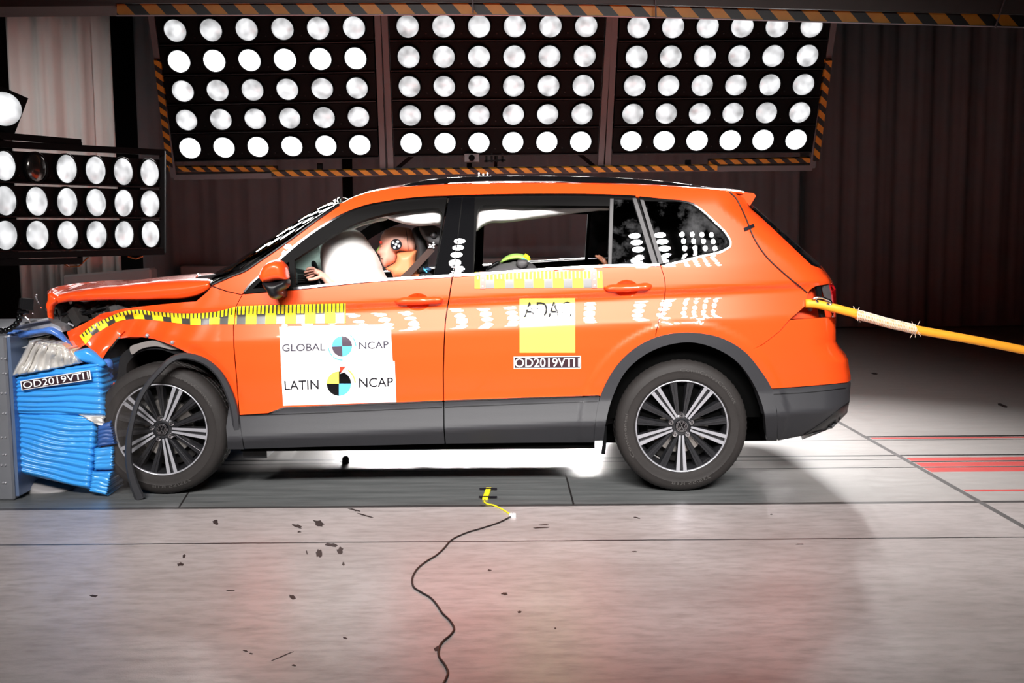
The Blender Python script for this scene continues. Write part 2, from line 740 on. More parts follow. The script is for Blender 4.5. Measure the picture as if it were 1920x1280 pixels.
def floor_material():
    m = bpy.data.materials.new('hall_floor')
    m.use_nodes = True
    nt = NT(m)
    b = m.node_tree.nodes['Principled BSDF']
    pos = nt.n('ShaderNodeNewGeometry').outputs['Position']
    sp = nt.n('ShaderNodeSeparateXYZ')
    nt.l(pos, sp.inputs[0])
    X, Y = sp.outputs[0], sp.outputs[1]
    wob = nt.math('MULTIPLY', nt.math('SUBTRACT', nt.noise(pos, 6, 3), 0.5), 0.012)
    Yw = nt.math('ADD', Y, wob)

    def band(c, lo, hi):
        return nt.math('MULTIPLY', nt.math('GREATER_THAN', c, lo), nt.math('LESS_THAN', c, hi))

    def OR(a, c):
        return nt.math('MAXIMUM', a, c)
    # stretched grime
    mp = nt.n('ShaderNodeMapping')
    mp.inputs['Scale'].default_value = (0.55, 1.6, 1)
    nt.l(pos, mp.inputs[0])
    big = nt.noise(mp.outputs[0], 1.3, 7, 0.62)
    fine = nt.noise(mp.outputs[0], 14, 6, 0.6)
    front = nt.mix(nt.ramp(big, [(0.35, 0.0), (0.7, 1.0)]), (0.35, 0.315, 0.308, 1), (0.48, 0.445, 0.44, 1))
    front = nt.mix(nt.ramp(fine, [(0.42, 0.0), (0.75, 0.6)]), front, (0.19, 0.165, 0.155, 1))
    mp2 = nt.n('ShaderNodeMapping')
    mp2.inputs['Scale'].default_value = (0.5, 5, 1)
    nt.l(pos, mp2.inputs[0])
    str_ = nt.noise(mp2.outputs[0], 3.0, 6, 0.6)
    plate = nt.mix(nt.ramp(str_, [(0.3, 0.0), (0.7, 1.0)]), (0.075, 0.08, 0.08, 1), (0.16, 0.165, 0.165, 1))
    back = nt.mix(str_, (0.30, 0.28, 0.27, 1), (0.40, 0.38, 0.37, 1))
    # line of the cross joint at the right: x as a function of y
    a, c = PF(1582, 797), PF(1866, 958)
    k = (c.x - a.x) / (c.y - a.y)
    jx = nt.math('ADD', nt.math('MULTIPLY', nt.math('SUBTRACT', Y, a.y), k), a.x)
    side = nt.math('SUBTRACT', X, jx)
    right = nt.math('GREATER_THAN', side, 0.0)
    left = nt.math('SUBTRACT', 1.0, right)
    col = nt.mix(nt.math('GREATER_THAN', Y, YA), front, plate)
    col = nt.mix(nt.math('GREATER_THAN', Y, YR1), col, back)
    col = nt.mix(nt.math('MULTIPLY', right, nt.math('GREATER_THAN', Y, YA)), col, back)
    # the plates blend into the lighter back floor colour near the joint
    plate_fade = nt.n('ShaderNodeMapRange')
    plate_fade.inputs['From Min'].default_value = PF(1380, 905).x
    plate_fade.inputs['From Max'].default_value = PF(1560, 905).x
    nt.l(X, plate_fade.inputs['Value'])
    col = nt.mix(nt.math('MULTIPLY', nt.math('MULTIPLY', plate_fade.outputs[0], left), nt.math('GREATER_THAN', Y, YA)), col, back)
    dark = (0.018, 0.016, 0.016, 1)
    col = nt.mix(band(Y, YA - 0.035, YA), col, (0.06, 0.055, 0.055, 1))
    col = nt.mix(nt.math('MULTIPLY', band(Yw, YB - 0.007, YB + 0.007), 1.0), col, dark)
    col = nt.mix(band(Y, YA - 0.005, YA + 0.003), col, dark)
    # rail slots of the tow track
    rails = OR(OR(band(Y, YR0, YR0 + 0.02), band(Y, YR0 + 0.10, YR0 + 0.135)), band(Y, YR1 - 0.02, YR1))
    col = nt.mix(nt.math('MULTIPLY', rails, 1.0), col, dark)
    col = nt.mix(band(Y, PF(1500, 826).y - 0.01, PF(1500, 826).y + 0.008), col, (0.05, 0.045, 0.045, 1))
    # red painted lane lines beyond the joint
    y0 = PF(1800, 820).y
    red = OR(band(Yw, PF(1800, 821.5).y, PF(1800, 819).y), OR(OR(band(Yw, PF(1800, 863).y, PF(1800, 857).y), band(Yw, PF(1800, 874).y, PF(1800, 866).y)), OR(band(Yw, PF(1800, 884).y, PF(1800, 876).y), band(Yw, PF(1850, 921).y, PF(1850, 917.5).y))))
    redc = nt.mix(fine, (0.62, 0.06, 0.06, 1), (0.45, 0.10, 0.09, 1))
    col = nt.mix(nt.math('MULTIPLY', red, nt.math('GREATER_THAN', side, 0.03)), col, redc)
    col = nt.mix(nt.math('MULTIPLY', band(Y, PF(1800, 865.5).y, PF(1800, 863.5).y), right), col, dark)
    col = nt.mix(nt.math('MULTIPLY', band(Y, PF(1800, 818.5).y, PF(1800, 816).y), right), col, dark)
    # cross joints
    col = nt.mix(nt.math('MULTIPLY', band(side, -0.012, 0.022), nt.math('GREATER_THAN', Y, YB)), col, (0.11, 0.105, 0.105, 1))
    for (u0, v0, u1, v1) in ((1060, 886, 1075, 944), (340, 944, 352, 925)):
        p, q = PF(u0, v0), PF(u1, v1)
        kk = (q.x - p.x) / (q.y - p.y)
        dx = nt.math('SUBTRACT', X, nt.math('ADD', nt.math('MULTIPLY', nt.math('SUBTRACT', Y, p.y), kk), p.x))
        col = nt.mix(nt.math('MULTIPLY', band(dx, -0.005, 0.005), band(Y, YA, YC)), col, dark)
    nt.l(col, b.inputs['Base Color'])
    rg = nt.n('ShaderNodeMapRange')
    rg.inputs['To Min'].default_value = 0.24
    rg.inputs['To Max'].default_value = 0.5
    nt.l(fine, rg.inputs['Value'])
    nt.l(rg.outputs[0], b.inputs['Roughness'])
    b.inputs['Specular IOR Level'].default_value = 0.6
    bp = nt.n('ShaderNodeBump')
    bp.inputs['Strength'].default_value = 0.12
    bp.inputs['Distance'].default_value = 0.004
    nt.l(nt.noise(pos, 160, 3), bp.inputs['Height'])
    nt.l(bp.outputs[0], b.inputs['Normal'])
    return m


mb = MB()
mb.box((-8, -7, -0.12), (8, 10.4, 0))
tag(mb.build('floor', floor_material()), 'grey hall floor with painted tow track', kind='structure')
mb = MB()
mb.box((-8, 10.4, -0.1), (8, 10.6, 6.4))
tag(mb.build('wall_back', WALLM), 'dark wall behind the curtains', kind='structure')
mb = MB()
mb.box((-8.2, -7, -0.1), (-8, 10.6, 6.4))
tag(mb.build('wall_left', WALLM), 'dark wall at the barrier end', kind='structure')
mb = MB()
mb.box((8, -7, -0.1), (8.2, 10.6, 6.4))
tag(mb.build('wall_right', WALLM), 'dark wall at the tow end', kind='structure')
mb = MB()
mb.box((-8.2, -7, 6.4), (8.2, 10.6, 6.6))
for i in range(9):
    mb.box((-8, -6 + i * 1.9, 6.2), (8, -5.8 + i * 1.9, 6.4))
tag(mb.build('ceiling', CEIL), 'dark ceiling with joists', kind='structure')


# paint chips and tyre scuffs on the floor, each a patch with its own ragged outline
def chip(mb, u, v, w, h, n=11, ang=0.0, seed=0):
    r = random.Random(seed)
    c = PF(u, v)
    vs_ = []
    for i in range(n):
        a = 2 * PI * i / n
        k = r.uniform(0.45, 1.0)
        du, dv = math.cos(a) * w * k, math.sin(a) * h * k
        du, dv = du * math.cos(ang) - dv * math.sin(ang), du * math.sin(ang) + dv * math.cos(ang)
        vs_.append(PF(u + du, v + dv))
    top = [Vector((p.x, p.y, 0.0012)) for p in vs_]
    bot = [Vector((p.x, p.y, 0.0)) for p in vs_]
    cc = Vector((c.x, c.y, 0.0012))
    n = len(top)
    f = [((i + 1) % n, i, 2 * n) for i in range(n)] + [(i, (i + 1) % n, n + (i + 1) % n, n + i) for i in range(n)]
    a, b_ = top[0] - cc, top[1] - cc
    f = [(i, (i + 1) % n, 2 * n) for i in range(n)] + [((i + 1) % n, i, n + i, n + (i + 1) % n) for i in range(n)]
    if a.cross(b_).z < 0:
        f = [tuple(reversed(t)) for t in f]
    mb.add(top + bot + [cc], f)


SCUFF = mat('floor_scuff', (44, 35, 34), rough=0.6, var=0.3, vscale=60)
mb = MB()
for i, q in enumerate([(404, 979, 7, 6, .5), (557, 986, 12, 4, .3), (561, 997, 4, 2, 0), (597, 981, 14, 7, .4), (624, 1022, 16, 5, .1), (638, 1032, 8, 7, .9),
                       (598, 1038, 7, 11, 0), (575, 1035, 2, 7, -.3), (644, 1057, 3, 5, 0), (665, 956, 15, 2, .25), (684, 966, 19, 1.6, .3), (1015, 989, 22, 1.6, -.07),
                       (1020, 984, 12, 1.4, -.06), (548, 1119, 10, 5, .2), (946, 1113, 8, 3, 0), (918, 1069, 4, 2, 0), (974, 1147, 5, 3, 0), (820, 1216, 8, 7, .3),
                       (647, 1196, 6, 2, .3), (551, 1247, 5, 2, .2), (460, 1220, 5, 1.6, .2), (471, 1225, 4, 1.6, .2), (1041, 1178, 2, 2, 0), (1193, 970, 8, 1.5, .2),
                       (1446, 964, 3, 1.2, 0), (1190, 1034, 6, 1.2, 0), (345, 1043, 4, 4, -.4), (338, 1058, 8, 4, -.2), (433, 1107, 14, 1.2, -.03), (175, 1117, 9, 3, .1),
                       (530, 1230, 30, 1.0, -.4), (905, 948, 7, 1.0, 0), (640, 865, 4, 2, 0), (1500, 1020, 9, 1.0, 0), (1640, 700, 8, 2, .1), (1880, 760, 12, 3, .3), (820, 854, 18, 1, 0)]):
    chip(mb, *q[:4], n=13, ang=q[4], seed=i)
tag(mb.build('floor_stain', SCUFF), 'dark paint chips and scuffs worn into the floor', kind='structure')


# ------------------------------------------------------------------ curtains
def curtain(name, x0, x1, Y, z0, z1, m, amp, wl, seed, label):
    r = random.Random(seed)
    ph = [r.uniform(0, 6.28) for _ in range(4)]
    n = int((x1 - x0) / 0.035)
    vs_, f = [], []
    for s in (0, 1):
        for i in range(n + 1):
            x = x0 + (x1 - x0) * i / n
            y = Y + s * 0.015 + amp * (math.sin(x * 2 * PI / wl + ph[0]) + 0.6 * math.sin(x * 2 * PI / (wl * .43) + ph[1] + math.sin(x * 1.3)) + .3 * math.sin(x * 2 * PI / (wl * .21) + ph[2]))
            for z in (z0, (z0 + z1) / 2, z1):
                vs_.append((x, y + (0.02 * math.sin(x * 9 + z) if z == z0 else 0), z))
    o = (n + 1) * 3
    for i in range(n):
        for k in range(2):
            a = i * 3 + k
            f.append((a, a + 3, a + 4, a + 1))
            f.append((o + a + 1, o + a + 4, o + a + 3, o + a))
    for i in range(n):
        a = i * 3
        f.append((a + 3, a, o + a, o + a + 3))
        f.append((a + 2, a + 5, o + a + 5, o + a + 2))
    for i in (0, n):
        a = i * 3
        for k in range(2):
            f.append((a + k, a + k + 1, o + a + k + 1, o + a + k) if i == 0 else (a + k + 1, a + k, o + a + k, o + a + k + 1))
    ob = mesh(name, vs_, f, m, smooth=True)
    tag(ob, label, 'curtain', 'curtains around the hall')
    return ob


xl = lambda u, Y, v=300: P(u, v, Y).x
curtain('curtain', xl(30, 5.6), xl(222, 5.6), 5.6, 0.02, 6.1, CURTL, 0.05, 0.36, 3, 'pale grey pleated curtain hanging behind the low lamp bank by the barrier')
curtain('curtain', xl(262, 8.4), xl(640, 8.4), 8.4, 0.02, 6.1, CURT, 0.022, 0.5, 5, 'dark curtain hanging behind the leftmost overhead lamp bank')
curtain('curtain', xl(660, 9.3), xl(1500, 9.3), 9.3, 0.02, 6.1, CURT, 0.02, 0.6, 6, 'dark curtain hanging directly behind the orange car windows')
curtain('curtain', xl(1470, 9.7), xl(2100, 9.7), 9.7, 0.02, 6.1, CURT, 0.028, 0.62, 8, 'wide dark curtain behind the tow rope, right of the lamp banks')

# low grey blocks standing in front of the curtains
for (u0, u1, v0, v1, Y, lab) in ((116, 282, 516, 502, 5.0, 'low pale grey block behind the crushed bonnet, nearest the barrier'),
                                 (336, 470, 498, 499, 8.0, 'low grey block behind the base of the windscreen'),
                                 (880, 1078, 484, 484, 8.9, 'low grey block seen through the rear side windows')):
    mb = MB()
    a, b_ = P(u0, v0, Y), P(u1, v1, Y)
    z1 = (a.z, b_.z)
    vs_ = [(a.x, Y, 0), (b_.x, Y, 0), (b_.x, Y + .2, 0), (a.x, Y + .2, 0), (a.x, Y, z1[0]), (b_.x, Y, z1[1]), (b_.x, Y + .2, z1[1]), (a.x, Y + .2, z1[0])]
    mb.add(vs_, [(3, 2, 1, 0), (4, 5, 6, 7), (0, 1, 5, 4), (1, 2, 6, 5), (2, 3, 7, 6), (3, 0, 4, 7)])
    o = mb.build('screen_block', BLOCK)
    bv = o.modifiers.new('b', 'BEVEL')
    bv.width = 0.02
    tag(o, lab, 'block', 'low grey blocks along the curtains')

# ------------------------------------------------------------------ lamp banks
lens_me = {}


def lens_mesh(m):
    if m.name in lens_me:
        return lens_me[m.name]
    vs_, f = [], []
    n = 28
    rr = [(0.0, 0.030), (0.03, 0.0285), (0.06, 0.0235), (0.082, 0.015), (0.096, 0.006), (0.1, 0.0)]
    vs_.append((0, 0, 0.030))
    for r, z in rr[1:]:
        vs_ += [(r * math.cos(2 * PI * i / n), r * math.sin(2 * PI * i / n), z) for i in range(n)]
    for i in range(n):
        f.append((0, 1 + i, 1 + (i + 1) % n))
    for k in range(len(rr) - 2):
        o = 1 + k * n
        for i in range(n):
            f.append((o + i, o + n + i, o + n + (i + 1) % n, o + (i + 1) % n))
    me = bpy.data.meshes.new('lens')
    me.from_pydata(vs_, [], f)
    me.materials.append(m)
    me.polygons.foreach_set('use_smooth', [True] * len(f))
    lens_me[m.name] = me
    return me


def lamp_mesh():
    # round housing: rim ring and a can behind it
    n = 28
    prof = [(0.1, 0.0), (0.108, 0.006), (0.112, 0.0), (0.112, -0.03), (0.09, -0.12), (0.05, -0.15)]
    vs_, f = [], []
    for r, z in prof:
        vs_ += [(r * math.cos(2 * PI * i / n), r * math.sin(2 * PI * i / n), z) for i in range(n)]
    for k in range(len(prof) - 1):
        o = k * n
        for i in range(n):
            f.append((o + i, o + n + i, o + n + (i + 1) % n, o + (i + 1) % n))
    f.append(tuple(reversed(range(n * (len(prof) - 1), n * len(prof)))))
    f.append(tuple(range(n)))
    me = bpy.data.meshes.new('lamp')
    me.from_pydata(vs_, [], f)
    me.materials.append(RIGB)
    return me


LAMP_ME = lamp_mesh()


def lamp_bank(name, label, TL, TR, BR, BL, cols, rows, hot, off=(), group=None, squeeze=1.0, frame=True, margin=(0.17, 0.17), light=None, aim=None):
    """TL.. are the 3D centres of the corner lamps"""
    ctr = (TL + TR + BR + BL) / 4
    ux = ((TR - TL) + (BR - BL)).normalized()
    dn = ((BL - TL) + (BR - TR)).normalized()
    nrm = dn.cross(ux).normalized()
    if nrm.y > 0:
        nrm = -nrm
    root = empty(name, ctr)
    tag(root, label, 'floodlight bank', group)
    pitch_x = (TR - TL).length / (cols - 1)
    pitch_y = (BL - TL).length / (rows - 1)
    k = 0
    sc_ = 1.0
    for j in range(rows):
        t = j / (rows - 1)
        A, B = TL.lerp(BL, t), TR.lerp(BR, t)
        e = (B - A).normalized()
        # the long tray that carries one row
        mb = MB()
        up = dn * -1
        M = Matrix((e, nrm, up)).transposed().to_4x4()
        M.translation = A
        L = (B - A).length
        h = pitch_y * 0.5
        mb.box((-margin[0], -0.16, -h + 0.012), (L + margin[0], -0.015, h - 0.012), 0, M)
        mb.box((-margin[0], -0.02, -h + 0.004), (L + margin[0], 0.012, -h + 0.014), 1, M)
        for q in range(cols - 1):
            mb.box((pitch_x * (q + .5) - .006, -0.02, -h * .5 - .006), (pitch_x * (q + .5) + .006, -0.008, -h * .5 + .006), 1, M)
        mb.build('lamp_tray', [RIGB, BLACK], root)
        for i in range(cols):
            p = A.lerp(B, i / (cols - 1))
            m = LENS_OFF if (j, i) in off else (LENS_HOT if j in hot else LENS)
            # each lamp is aimed a touch on its own
            jx, jy = rnd.uniform(-.06, .06), rnd.uniform(-.06, .06)
            z = (nrm + e * jx + up * jy).normalized()
            x = e - z * e.dot(z)
            x.normalize()
            y = z.cross(x)
            R = Matrix((x, y, z)).transposed().to_4x4()
            R = R @ Matrix.Rotation(rnd.uniform(0, 6.28) if squeeze == 1.0 else 0.0, 4, 'Z') @ Matrix.Diagonal((squeeze * sc_, sc_, sc_, 1))
            R.translation = p + nrm * 0.012
            lo = bpy.data.objects.new('lamp', LAMP_ME)
            COL.objects.link(lo)
            lo.matrix_world = R
            lo.parent = root
            lo.matrix_parent_inverse = Matrix.Translation(ctr).inverted()
            le = bpy.data.objects.new('lens', lens_mesh(m))
            COL.objects.link(le)
            le.parent = lo
        if light:
            for i in range(cols):
                if (j, i) in off:
                    continue
                c = A.lerp(B, i / (cols - 1)) + nrm * 0.06
                area('lamp_light', c, aim + Vector(((c.x - ctr.x) * .8, 0, 0)), light / cols, 0.17, spread=78, disk=True)
    if frame:
        mb = MB()
        up = dn * -1
        wd = margin[0] + 0.04
        hb, ht = pitch_y * .5 + margin[1], pitch_y * .5 + 0.1
        cTL, cTR = TL - ux * wd + up * ht, TR + ux * wd + up * ht
        cBL, cBR = BL - ux * wd - up * hb, BR + ux * wd - up * hb
        for a, b_ in ((cTL, cBL), (cTR, cBR), (cBL, cBR), (cTL, cTR)):
            mb.bar(a - nrm * .05, b_ - nrm * .05, 0.055, 0.055, 0, up=nrm)
        mb.build('frame', RIGF, root)
        if frame == 'open':
            mb = MB()
            for q in (0.02, 0.5, 0.98):
                mb = MB()
                mb.bar(cBL.lerp(cBR, q) - nrm * .1, (BL.lerp(BR, q) - up * pitch_y * .5) - nrm * .1, 0.03, 0.03, 0, up=nrm)
                mb.build('bracket', RIGB, root)
    return root, nrm


YT, YBm = 4.15, 4.62
GB = 'overhead floodlight banks behind the car'
AIM = None
b1, n1 = lamp_bank('floodlight_bank', 'overhead bank of round lamps nearest the barrier, second row glaring white', P(329, 57, YT), P(664, 51.5, YT), P(675, 271, YBm), P(357, 277, YBm), 6, 5, (1, 4), group=GB,
                   light=BACK_W, aim=Vector((-1.9, 1.2, 0)))
b2, n2 = lamp_bank('floodlight_bank', 'middle overhead bank of round lamps directly above the car roof', P(764.6, 49, YT), P(1099, 48.4, YT), P(1088.8, 264.8, YBm), P(771, 268, YBm), 6, 5, (4,), group=GB,
                   frame='open', light=BACK_W, aim=Vector((0, .8, 0)))
b3, n3 = lamp_bank('floodlight_bank', 'overhead bank of round lamps above the tailgate end of the car', P(1197, 50, YT), P(1521, 48.5, YT), P(1492, 261, YBm), P(1183, 264, YBm), 6, 5, (4,), group=GB,
                   light=BACK_W, aim=Vector((1.5, .5, 0)))

# hazard-striped bars of the rig that carries the banks
HZ1 = hazard_mat('hazard_small', 7.0, 9.0)
rig = empty('lamp_rig', P(930, 330, 4.75))
tag(rig, 'rig with black and yellow striped edge bars hanging under the overhead lamp banks', 'lamp rig')
for (u0, v0, Y0, u1, v1, Y1, w) in ((296, 112, 4.28, 320, 312, 4.75, .05), (318, 316, 4.78, 520, 316, 4.78, .045), (510, 325, 4.72, 1344, 313.5, 4.72, .05),
                                    (1328, 303, 4.78, 1526, 299, 4.78, .045), (1553, 112, 4.28, 1529, 300, 4.75, .05)):
    mb = MB()
    mb.bar(P(u0, v0, Y0), P(u1, v1, Y1), .06, w, 0, up=(0, -.3, 1))
    mb.build('striped_bar', HZ1, rig)
for (u, v) in ((600, 306), (880, 306), (1290, 300), (1140, 306)):
    mb = MB()
    mb.bar(P(u, v, 4.85), P(u, v + 12, 4.85), .05, .05)
    mb.build('hanger', RIGB, rig)
mb = MB()
mb.bar(P(712, 40, 4.3), P(718, 306, 4.8), .03, .05)
mb.bar(P(1140, 40, 4.3), P(1134, 306, 4.8), .03, .05)
mb.build('upright', RIGB, rig)
# small camera and clamps hanging below the middle bank
cb = empty('hanging_camera', P(885, 296, 4.7))
tag(cb, 'small boxy camera hanging under the middle overhead lamp bank', 'camera')
mb = MB()
c = P(885, 297, 4.66)
mb.box((c.x - .07, c.y - .06, c.z - .035), (c.x + .07, c.y + .06, c.z + .04))
mb.build('housing', RIGF, cb)
mb = MB()
mb.cyl((c.x, c.y - .06, c.z), (c.x, c.y - .085, c.z), .03)
mb.build('lens', GLOSSB, cb)
cl = empty('rig_clamp', P(927, 297, 4.7))
tag(cl, 'dark metal clamps beside the small camera under the middle bank', 'clamp')
mb = MB()
for i, u in enumerate((912, 922, 932, 942)):
    c = P(u, 300, 4.68)
    mb.bar((c.x, c.y, c.z - .02), (c.x, c.y, c.z + .05 + .02 * (i % 2)), .02, .02)
a, b_ = P(908, 302, 4.68), P(948, 300, 4.68)
mb.bar(a, b_, .02, .015)
mb.build('claw', RIGB, cl)

# low bank at the barrier, turned towards the car
d0, d1 = 1.75, 2.65
lb, nl = lamp_bank('floodlight_bank', 'low bank of round lamps beside the barrier, one lamp unlit', P(6.5, 311, d0), P(279, 324, d1), P(280.6, 439, d1), P(9, 441, d0), 6, 3, (), off=((0, 1),), squeeze=0.78,
                   frame=False, margin=(0.11, 0.1), light=SIDE_W, aim=Vector((-1.0, .8, 1.25)))
mb = MB()
for (u0, v0, Y0, u1, v1, Y1) in ((-40, 251, 1.6, 150, 267, 2.2), (-40, 268, 1.6, 306, 286, 2.74), (-40, 480, 1.6, 306, 472, 2.74), (-40, 493, 1.6, 152, 489, 2.2)):
    mb.bar(P(u0, v0, Y0), P(u1, v1, Y1), .04, .045)
mb.bar(P(305, 283, 2.74), P(305, 474, 2.74), .04, .03)
for (u, v, v2, Y) in ((149, 266, 276, 2.2), (150, 474, 490, 2.2), (20, 470, 495, 1.78), (300, 466, 476, 2.72)):
    mb.bar(P(u, v, Y), P(u, v2, Y), .03, .03)
mb.build('support_rail', RIGB, lb)
mb = MB()
pa = P(-60, 300, 1.5)
mb.bar((pa.x, pa.y, 0.0), (pa.x, pa.y, 2.9), .09, .09, up=(0, 1, 0))
mb.build('post', RIGB, lb)
mb = MB()
mb.tube([P(112, 490, 2.3), P(130, 500, 2.3), P(148, 499, 2.3), P(166, 482, 2.35)], .006)
mb.tube([P(240, 481, 2.6), P(255, 485, 2.6), P(268, 480, 2.6)], .006)
mb.build('cable', mat('orange_cable', (150, 85, 30), rough=.5), lb)

# the single lamp at the picture's upper left edge
sl = empty('floodlight', P(5, 195, 1.7))
tag(sl, 'single round lamp in a black box above the low lamp bank', 'floodlight')
mb = MB()
c = P(-6, 200, 1.8)
M = Matrix.Translation(c) @ Euler((0, math.radians(22), math.radians(38))).to_matrix().to_4x4()
mb.box((-.16, -.02, -.14), (.16, .16, .14), 0, M)
mb.build('housing', RIGB, sl)
o = bpy.data.objects.new('lens', lens_mesh(LENS))
COL.objects.link(o)
R = M @ Matrix.Translation((0.04, -.03, 0)) @ Matrix.Rotation(math.radians(90), 4, 'X') @ Matrix.Diagonal((1.15, 1.15, 1, 1))
o.matrix_world = R
o.parent = sl
o.matrix_parent_inverse = sl.matrix_world.inverted()
mb = MB()
mb.bar(M @ Vector((-.3, .05, -.17)), M @ Vector((.17, .05, -.17)), .03, .03)
mb.build('bracket', STEEL, sl)

# wide overhead beam with striped lower edge, nearer than the lamps
HZ2 = hazard_mat('hazard_large', 4.6, 4.2, .2)
gb = empty('gantry_beam', P(1100, 20, 2.0))
tag(gb, 'dark overhead gantry beam with a large black and yellow striped edge', 'beam')
edge = [(219, 30, 7.5), (520, 29, 6.5), (850, 28.5, 5.5), (1120, 31, 8.5), (1300, 35, 13), (1500, 41, 19), (1900, 51.5, 28), (2060, 56, 32)]
lo = [P(u, v, 2.0) for u, v, w in edge]
hi = [P(u, w, 2.0) for u, v, w in edge]
mb = MB()
V = []
for p, q in zip(lo, hi):
    V += [p, q, q + Vector((0, .25, .03)), p + Vector((0, .25, .07))]
F_ = []
for i in range(len(lo) - 1):
    for k in range(4):
        a, b_ = i * 4 + k, i * 4 + (k + 1) % 4
        F_.append((b_, a, a + 4, b_ + 4))
F_ += [(0, 1, 2, 3), (len(V) - 1, len(V) - 2, len(V) - 3, len(V) - 4)]
mb.add(V, F_)
o = mb.build('striped_edge', HZ2, gb)
mb = MB()
mb.tube([p + Vector((0, -.004, .002)) for p in lo], .005, 6)
mb.build('edge_lip', STEEL, gb)
mb = MB()
box = [P(-80, 5, 2.0)] + hi
V = []
for p in box:
    V += [Vector((p.x, 1.96, p.z)), Vector((p.x, 1.96, 3.6)), Vector((p.x, 2.4, 3.6)), Vector((p.x, 2.4, p.z + .09))]
F_ = []
for i in range(len(box) - 1):
    for k in range(4):
        a, b_ = i * 4 + k, i * 4 + (k + 1) % 4
        F_.append((b_, a, a + 4, b_ + 4))
F_ += [(0, 1, 2, 3), (len(V) - 1, len(V) - 2, len(V) - 3, len(V) - 4)]
mb.add(V, F_)
q2 = P(-60, 15, 2.0)
q3 = P(219, 15, 2.0)
mb.box((q2.x, 1.97, q2.z), (q3.x, 2.3, q2.z + .2))
mb.build('beam_box', BEAM, gb)
for (u0, v0, u1, v1) in ((886, -4, 887, 24), (1229, -4, 1230, 33), (1884, 0, 1866, 52)):
    mb = MB()
    mb.tube([P(u0, v0, 1.93), P((u0 + u1) / 2, (v0 + v1) / 2, 1.93), P(u1, v1, 1.93)], .006)
    mb.build('wire', RIGF, gb)
# ================================================================== the crashed car: side surface y = S(x, z)
YMID = 0.92
_c0, _c1 = P(440, 578, 0), P(1560, 528, 0)
_ck = (_c1.z - _c0.z) / (_c1.x - _c0.x)
_prof = np.array([(-1.2, .5), (-.95, .22), (-.86, .10), (-.80, .052), (-.75, .017), (-.70, -.017), (-.69, -.0185), (-.64, -.005), (-.60, .005), (-.57, .012), (-.5, .011), (-.4, .005), (-.3, .0),
                  (-.2, -.001), (-.172, .001), (-.15, .0080), (-.13, .0149), (-.10, .0247), (-.07, .0339), (-.045, .0411), (-.03, .0405), (-.006, .0225), (0, .021), (.008, .0225), (.03, .0265), (.07, .0345),
                  (.11, .043), (.135, .0494), (.15, .0535), (.165, .058)])
_t1 = np.arange(.18, .75, .02)
_s1 = _t1 - .165
_prof = np.vstack([_prof, np.stack([_t1, .058 + .247 * _s1 + .10 * _s1 ** 2 + 2.6 * np.clip(_s1 - .27, 0, 1) ** 2], 1)])
_tt = np.arange(-1.2, .75, .001)
_yy = np.interp(_tt, _prof[:, 0], _prof[:, 1])
_ker = np.exp(-0.5 * (np.arange(-24, 25) / 6.0) ** 2)
_ker /= _ker.sum()
_pad = np.pad(_yy, 24, mode='edge')
_yy = np.convolve(_pad, _ker, 'valid')

ARCH_C = P(1283, 800, 0)
ARCH_F = P(292, 800, 0)
_sil = [(362, 1402), (386, 1409), (440, 1471), (498, 1538), (515, 1552), (528, 1560), (545, 1567), (570, 1568), (595, 1568), (640, 1568), (652, 1574), (662, 1583), (673, 1591), (690, 1593), (704, 1596), (716, 1596), (752, 1594), (774, 1589),
        (802, 1562), (826, 1500), (850, 1440)]
_sz = np.array([P(u, v, .25).z for v, u in _sil])[::-1]
_sx = np.array([P(u, v, .25).x for v, u in _sil])[::-1]
RC = 0.22


def Sraw(x, z):
    t = z - (_c0.z + _ck * (x - _c0.x))
    y = np.interp(t, _tt, _yy)
    fr = np.clip(-1.2 - x, 0, 2)
    y = y + 0.10 * (fr / 0.9) ** 2
    re = np.clip(x - 0.9, 0, 2)
    y = y + 0.07 * (re / 0.75) ** 2
    # flared wheel arch at the rear
    r = np.hypot(x - ARCH_C.x, z - ARCH_C.z)
    q = np.clip((.578 - r) / .035, 0, 1)
    y = y - 0.007 * q * q * (3 - 2 * q) * np.clip((z - .2) / .1, 0, 1)
    # flange round the front wheel opening
    r = np.hypot(x - ARCH_F.x, z - ARCH_F.z)
    q = np.clip((.50 - r) / .055, 0, 1)
    y = y + 0.009 * q * q * (3 - 2 * q) * np.clip((z - .45) / .1, 0, 1)
    # crumpled nose
    w = np.clip((-1.55 - x) / .5, 0, 1)
    y = y + w * (0.012 * np.sin(17 * x + 9 * z) * np.sin(11 * z + 3) + 0.012 * np.sin(41 * x - 23 * z) + 0.03 * np.sin(6 * x + 1.2))
    # rounded rear corner
    xr = np.interp(z, _sz, _sx) + 0.05 * RC
    a = np.clip((x - (xr - RC)) / RC, 0, 1)
    y = y + RC * (1 - np.sqrt(np.clip(1 - a * a, 0, 1))) + np.clip(x - xr, 0, 1) * 30
    return y


